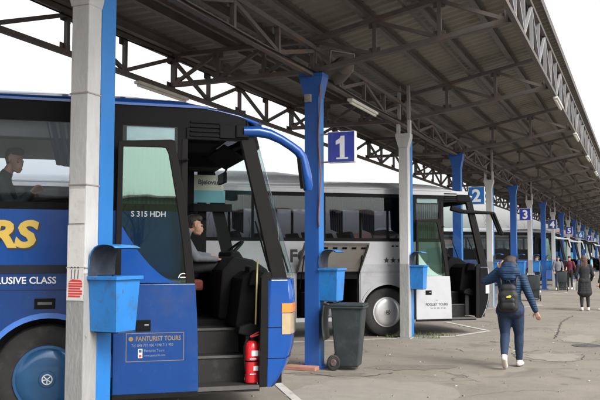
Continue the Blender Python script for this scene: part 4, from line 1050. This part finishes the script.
def eyes(c, f, parent):
    c = Vector(c); f = Vector(f).normalized(); s = Vector((0, 0, 1)).cross(f).normalized(); b = MB()
    bm = bmesh.new()
    for k in (-1, 1): ico(bm, c+f*.0795+s*.03*k+Vector((0, 0, .004)), .0105)
    me = bpy.data.meshes.new('eyes'); bm.to_mesh(me); bm.free(); me.materials.append(M['black_letter'])
    o = bpy.data.objects.new('eyes', me); COL.objects.link(o); o.parent = parent
def person(loc, rz, label, J, top, bottom, hair, topm, botm, hairm, long_hair=.0, coat=0., shoe='sole', hood=False, vox=.013, puff=0., group=None, headf=(0, 1, 0), handv=None, seated=False, hairstyle=None, thick=1.):
    r = empty('person', loc, rz, label, 'person', group)
    j = J; hc = j['head']
    body = []
    body += [((-.05, 0, j['hipz']), (.05, 0, j['hipz']), .1, .1, (1, .85, 1)), ((0, 0, j['hipz']+.05), j['chest'], .11, .125, (1.1, .78, 1)), (j['chest'], lerp(j['chest'], j['neck'], .6), .13, .1, (1.2, .75, .8)), (j['neck'], lerp(j['neck'], hc, .6), .055, .05)]
    for a in 'LR':
        body += [(j['sh'+a], j['el'+a], .05, .038), (j['el'+a], j['wr'+a], .036, .025)]
        body += [(j['hp'+a], j['kn'+a], .085, .052), (j['kn'+a], j['an'+a], .052, .036), (j['an'+a], j['to'+a], .036, .026)]
        hd = (handv or {}).get(a, Vector(j['wr'+a])-Vector(j['el'+a])); sd = 1 if a == 'L' else -1
        body += hand(j['wr'+a], hd, (0, 1, 0) if abs(Vector(hd).normalized().y) < .8 else (0, 0, -1), sd if not seated else -sd, .5 if not seated else .8)
    body += head(hc, headf)
    blobmesh('body', body, M['skin'], r, vox=.0075, smooth=2, factor=.4)
    eyes(hc, headf, r)
    P = puff
    seg = [((-.045, 0, j['hemz']), (.045, 0, j['hemz']), .115+P, .115+P, (1.1, .85, 1)), ((0, 0, j['hemz']), lerp((0, 0, j['hemz']), j['chest'], .5), .13+P, .125+P, (1.2, .85, 1)), (lerp((0, 0, j['hemz']), j['chest'], .5), j['chest'], .125+P, .15+P, (1.2, .8, 1)),
           (j['chest'], lerp(j['chest'], j['neck'], .62), .15+P, .11+P, (1.2, .78, .8)), (j['neck'], lerp(j['neck'], hc, .2), .068+P*.5, .066+P*.3)]
    if coat:
        seg += [((-.05, 0, coat), (.05, 0, coat), .17, .17, (1.05, .85, .6)), ((-.03, 0, j['hemz']), (-.04, 0, coat+.02), .15, .165, (1.1, .85, 1)), ((.03, 0, j['hemz']), (.04, 0, coat+.02), .15, .165, (1.1, .85, 1))]
    for a in 'LR':
        seg += [(j['sh'+a], j['el'+a], .068+P, .056+P), (j['el'+a], lerp(j['el'+a], j['wr'+a], .93), .054+P, .04+P*.7)]
    if hood:
        nz = j['neck'][2]
        seg += [((-.06, -.1, nz+.03), (.06, -.1, nz+.03), .09, .09, (1.15, 1, 1)), ((-.08, -.02, nz+.05), (.08, -.02, nz+.05), .07, .07), ((-.04, -.13, nz-.05), (.04, -.13, nz-.05), .065, .065), ((-.03, -.09, nz+.11), (.03, -.09, nz+.11), .07, .07)]
    blobmesh(top, seg, topm, r, vox=vox, smooth=2)
    seg = [((-.05, 0, j['hipz']+.02), (.05, 0, j['hipz']+.02), .12, .12, (1.1, .9, 1)), ((-.05, -.03, j['hipz']-.02), (.05, -.03, j['hipz']-.02), .11, .11, (1.1, 1, 1))]
    T = thick
    for a in 'LR': seg += [(j['hp'+a], lerp(j['hp'+a], j['kn'+a], .5), .1*T, .085*T), (lerp(j['hp'+a], j['kn'+a], .5), j['kn'+a], .085*T, .062*T), (j['kn'+a], lerp(j['kn'+a], j['an'+a], .3), .062*T, .062*T), (lerp(j['kn'+a], j['an'+a], .3), lerp(j['kn'+a], j['an'+a], .93), .062*T, .043*T)]
    if T > 1: seg += [((-.075, -.04, j['hipz']-.05), (.075, -.04, j['hipz']-.05), .12, .12, (1.1, 1, 1))]
    blobmesh(bottom, seg, botm, r, vox=vox, smooth=2)
    for a in 'LR':
        an = Vector(j['an'+a]); to = Vector(j['to'+a]); dd = (to-an); fl_ = Vector((dd.x, dd.y, 0)).normalized()
        heel = an-fl_*.035+(dd.normalized()*.0)+Vector((0, 0, -.045)) if abs(dd.z) < .12 else an-dd.normalized()*.0+Vector((0, -.035, -.03))
        blobmesh('shoe', [(heel, to, .036, .036, (1.15, 1.1, 1)), (an, lerp(an, to, .6), .045, .036, (1.05, 1.1, .9)), (to, to+dd.normalized()*.03, .034, .026, (1.3, 1, .8))], M[shoe], r, vox=.009, smooth=2)
    c = Vector(hc); f = Vector((headf[0], headf[1], 0)).normalized(); U = Vector((0, 0, 1)); s = U.cross(f).normalized()
    hs_ = [(c+U*.045-f*.035, c+U*.045-f*.035, .095, .095, (.92, 1, 1)), (c+U*.08+f*.03, c+U*.08+f*.03, .08, .08, (1, 1.12, .75)), (c-f*.06-U*.01, c-f*.06-U*.04, .07, .062, (1.15, 1, 1))]
    if long_hair:
        for k in (-1, 0, 1): hs_.append((c-f*.06+s*.05*k, c-f*.1+s*.055*k-U*long_hair, .06, .03, (1.1, .8, 1)))
        hs_ += [(c+s*.075, c+s*.085-f*.02-U*long_hair*.6, .03, .028), (c-s*.075, c-s*.085-f*.02-U*long_hair*.6, .03, .028)]
    if hairstyle == 'short': hs_ = [(c+U*.045-f*.03, c+U*.045-f*.03, .0905, .0905, (.92, 1, 1)), (c+U*.078+f*.02, c+U*.078+f*.02, .07, .07, (1, 1.12, .75)), (c-f*.055-U*.0, c-f*.055-U*.02, .06, .055, (1.15, 1, 1))]
    if hairstyle == 'bun': hs_.append((c-f*.13+U*.04, c-f*.13+U*.04, .04, .04))
    blobmesh('hair', hs_, hairm, r, vox=.01, smooth=2)
    return r

JW = dict(hipz=.90, hemz=.86, chest=(0, 0, 1.25), neck=(0, 0, 1.40), head=(.01, .03, 1.535),
          shL=(-.17, 0, 1.345), elL=(-.36, .05, 1.27), wrL=(-.17, .14, 1.47), shR=(.17, 0, 1.345), elR=(.27, -.04, 1.08), wrR=(.35, .02, .84),
          hpL=(-.085, 0, .88), knL=(-.085, .04, .48), anL=(-.06, -.31, .2), toL=(-.06, -.22, .05),
          hpR=(.085, 0, .88), knR=(.1, .12, .49), anR=(.095, .15, .09), toR=(.11, .3, .035))
wl = (-1.83, 12.45, 0)
wm_ = person(wl, radians(2), 'woman in a blue puffer jacket and jeans walking away with a black backpack', JW, 'jacket', 'jeans', 'hair', M['puffer'], M['jeans'], M['hair_dbrown'],
             long_hair=.03, hood=True, puff=.004, headf=(.25, .95, -.1), handv={'L': (.55, .1, .8)}, thick=1.14)
wm_.scale = (1.05, 1.04, 1)
bp = empty('backpack', (wl[0], wl[1]-.02, -.085), radians(2), 'black backpack with a small yellow logo on the walking woman\'s back', 'backpack')
blobmesh('bag', [((-.06, -.22, 1.0), (.06, -.22, 1.0), .085, .085, (1.1, .7, 1)), ((-.055, -.22, 1.16), (.055, -.22, 1.16), .09, .09, (1.1, .75, 1)), ((-.04, -.21, 1.27), (.04, -.21, 1.27), .075, .075, (1.1, .7, .9)), ((-.06, -.22, 1.0), (-.055, -.22, 1.16), .085, .09, (1.1, .7, 1)), ((.06, -.22, 1.0), (.055, -.22, 1.16), .085, .09, (1.1, .7, 1))], M['backpack'], bp, vox=.01, smooth=4)
blobmesh('pocket', [((-.06, -.285, 1.02), (.06, -.285, 1.02), .05, .05, (1, .6, 1.2)), ((-.06, -.285, 1.1), (.06, -.285, 1.1), .045, .045, (1, .6, 1))], M['backpack'], bp, vox=.009, smooth=3)
b = MB(); b.prism([(-.01, 1.135), (.045, 1.14), (.055, 1.165), (.035, 1.175), (.0, 1.165), (-.02, 1.15)], 'y', -.322, -.3); b.build('logo', M['yellow_logo'], bp)
b = MB()
for s_ in (-1, 1): b.tube([(s_*.1, -.18, 1.3), (s_*.115, -.13, 1.41), (s_*.12, -.02, 1.465), (s_*.12, .1, 1.4), (s_*.125, .15, 1.25), (s_*.14, .08, 1.08), (s_*.12, -.15, .98)], .017, 6)
b.tube([(-.03, -.2, 1.34), (-.02, -.21, 1.385), (.02, -.21, 1.385), (.03, -.2, 1.34)], .008, 6)
b.build('strap', M['backpack'], bp, smooth=True)

JS = dict(hipz=.92, hemz=.9, chest=(0, 0, 1.28), neck=(0, 0, 1.43), head=(0, .03, 1.57),
          shL=(-.175, 0, 1.37), elL=(-.25, .02, 1.1), wrL=(-.2, .18, 1.0), shR=(.175, 0, 1.37), elR=(.25, .0, 1.1), wrR=(.22, .14, .92),
          hpL=(-.085, 0, .9), knL=(-.09, .02, .5), anL=(-.1, -.02, .09), toL=(-.12, .12, .035),
          hpR=(.085, 0, .9), knR=(.09, .03, .5), anR=(.1, .02, .09), toR=(.13, .16, .035))
JS2 = dict(JS); JS2.update(wrR=(.27, .02, .86), elR=(.26, -.03, 1.12), wrL=(-.3, .03, .86), elL=(-.27, -.03, 1.12))
person((-1.62, 26.3, 0), radians(15), 'woman with long brown hair in a knee-length black coat, seen from behind', JS, 'coat', 'trousers', 'hair', M['black_cloth'], M['black_cloth'], M['hair_brown'], long_hair=.24, coat=.55, headf=(.3, .95, 0), vox=.016)
hb = empty('handbag', (-1.90, 26.3, .06), radians(20), 'white carrier bag held by the woman in the long black coat', 'bag')
b = MB(); b.hexa([(-.06, -.03, .56), (.06, -.03, .56), (.06, .03, .56), (-.06, .03, .56)], [(-.07, -.02, .8), (.07, -.02, .8), (.07, .02, .8), (-.07, .02, .8)]); b.build('bag', M['bag_white'], hb, bevel=.01)
b = MB(); b.tube([(-.06, 0, .79), (-.04, 0, .9), (.04, 0, .9), (.06, 0, .79)], .006, 6); b.build('handle', M['bag_white'], hb)
p2 = (-1.08, 26.75, 0)
person(p2, radians(70), 'auburn-haired woman in black cut by the right edge of the photo, facing the long coat', JS2, 'jacket', 'trousers', 'hair', M['black_cloth'], M['black_cloth'], M['hair_red'], long_hair=.12, coat=.75, vox=.016)
hb = empty('handbag', (-1.4, 26.55, 0), radians(70), 'small beige bag carried by the woman at the right edge', 'bag')
b = MB(); b.box(-.1, .1, -.05, .05, .98, 1.18); b.build('bag', M['bag_beige'], hb, bevel=.02); b = MB(); b.tube([(-.08, 0, 1.17), (-.04, .1, 1.32), (.04, .14, 1.42)], .007, 6); b.build('strap', M['bag_beige'], hb)
person((-3.85, 42.3, 0), radians(200), 'man in a grey jacket leaning by the far wheelie bin', JS, 'jacket', 'trousers', 'hair', M['grey_cloth'], M['jeans'], M['hair_dark'], vox=.02, hairstyle='short')
person((-3.35, 43.2, 0), radians(160), 'person in a maroon jacket beside the man in grey, far along the bays', JS2, 'jacket', 'trousers', 'hair', M['maroon'], M['black_cloth'], M['hair_dark'], vox=.02)
person((-4.4, 38.6, 0), radians(120), 'person in dark green and jeans standing between sign 3 and sign 4 pillars', JS2, 'jacket', 'trousers', 'hair', M['green_cloth'], M['jeans'], M['hair_dark'], vox=.02, hairstyle='short')
# seated people (facing +y locally)
def seated(base, x, y, z, rz, label, topm, botm, hairm, headf=(0, 1, 0), reach=None):
    J = dict(hipz=.1, hemz=.12, chest=(0, .02, .45), neck=(0, .03, .6), head=(0, .06, .74), shL=(-.17, .02, .54), elL=(-.23, .12, .28), wrL=(-.16, .36, .24), shR=(.17, .02, .54), elR=(.23, .12, .28), wrR=(.16, .36, .24),
             hpL=(-.09, .03, .1), knL=(-.12, .45, .12), anL=(-.12, .5, -.3), toL=(-.12, .63, -.36), hpR=(.09, .03, .1), knR=(.12, .45, .12), anR=(.12, .5, -.3), toR=(.12, .63, -.36))
    if reach: J.update(reach)
    l = bus_pt(x, y, z, base)
    return person(l, HD-pi/2+rz, label, J, 'jacket', 'trousers', 'hair', topm, botm, hairm, vox=.016, headf=headf, seated=True, hairstyle='short')
seated((BX1, BY1), 1.43, 1.8, 1.42, 0, 'driver with short dark hair sitting at the wheel of the blue coach', M['grey_cloth'], M['black_cloth'], M['hair_dark'], headf=(.1, 1, -.25),
       reach=dict(head=(0, .22, .62), neck=(0, .1, .52), chest=(0, .06, .38), elR=(.25, .2, .22), wrR=(.17, .47, .2), wrL=(-.17, .45, .24)))
seated((BX1, BY1), -.50, .62, 1.85, -.12, 'passenger with dark hair looking down behind the blue coach side window', M['green_cloth'], M['black_cloth'], M['hair_dark'], headf=(.6, .75, -.45),
       reach=dict(head=(.03, .14, .78), elL=(-.2, .14, .26), elR=(.2, .14, .26), wrL=(-.08, .3, .42), wrR=(.1, .3, .44)))

# ------------------------------------------------------------------ surroundings
def house(x, y, rz, w, d, h, rh, wall, roof, lab, nwin=6):
    r = empty('building', (x, y, 0), rz, lab, 'building')
    b = MB(); b.box(-w/2, w/2, -d/2, d/2, 0, h); b.build('wall', wall, r)
    b = MB(); e = .5
    b.prism([(-d/2-e, h), (d/2+e, h), (0, h+rh)], 'x', -w/2-e, w/2+e); b.build('roof', roof, r)
    for side in (-1, 1):
        for i in range(nwin):
            xx = -w/2+w*(i+.5)/nwin; b = MB(); y0 = side*(d/2+.01)
            b.box(xx-.8, xx+.8, y0-.03, y0+.03, 1.0, min(h-.5, 2.6)); b.build('window', M['window_dark'], r)
    return r
house(30, -44, radians(39+0), 90, 10, 6.2, .6, M['wall_tan'], M['roof_red'], 'low tan station building behind the camera, mirrored in the coach windows', 16)
house(-24, 118, radians(4), 34, 10, 3.4, 1.9, M['wall_white'], M['roof_red'], 'low white building with a red roof seen far behind sign 3', 8)
house(-70, 60, radians(60), 40, 10, 2.6, .9, M['wall_white'], M['roof_red'], 'long white building with a red roof far beyond the coaches', 9)
house(-48, 12, radians(80), 34, 9, 2.7, .6, M['wall_white'], M['wall_white'], 'low pale building with a flat roof seen through the blue coach windows', 8)
def tree(x, y, h, seed, lab):
    R_ = random.Random(seed); r = empty('tree', (x, y, 0), 0, lab, 'tree', 'bare trees beyond the coaches')
    tb = MB(); cb = MB()
    def br(p, d_, L_, rad, lev):
        n = 4; pts = [p]; rs = [rad]
        for i in range(n):
            d_ = (d_+Vector((R_.uniform(-.15, .15), R_.uniform(-.15, .15), R_.uniform(-.02, .12)))).normalized(); p = p+d_*L_/n; pts.append(p); rs.append(rad*(1-.5*(i+1)/n))
        (tb if lev < 2 else cb).tube(pts, rs, 5 if lev < 2 else 3)
        if lev < 4:
            for k in range(4 if lev else 6):
                q = pts[R_.randint(2 if lev == 0 else 1, n)]; a = R_.uniform(0, 2*pi); e_ = R_.uniform(.3, 1.1)
                nd = (d_*.7+Vector((cos(a)*e_, sin(a)*e_, R_.uniform(.1, .6)))).normalized(); br(q, nd, L_*R_.uniform(.45, .7), rs[-1]*.8, lev+1)
    br(Vector((0, 0, 0)), Vector((0, 0, 1)), h*.45, .12, 0)
    tb.build('trunk', M['bark'], r); cb.build('crown', M['bark'], r)
for i, (x, y, h) in enumerate(((12, -22, 6.5), (20, -19, 7.5), (16, -30, 8), (28, -16, 7))): tree(x, y, h, 60+i, 'unseen bare tree added behind camera for coach-glass reflections, %s from the columns' % words(i))  # out-of-view trees added to break up reflections in the glass
for i, (x, y, h) in enumerate(((-22, 44, 5.6), (-27, 48, 6.2), (-25, 40, 5.2), (-30, 56, 6.5), (-16, 56, 5.5), (-14, 75, 6.5), (-12, 88, 6.5), (-33, 46, 6.))):
    tree(x, y, h, 30+i, 'bare leafless tree beyond the coaches, %s from the left' % words(i))
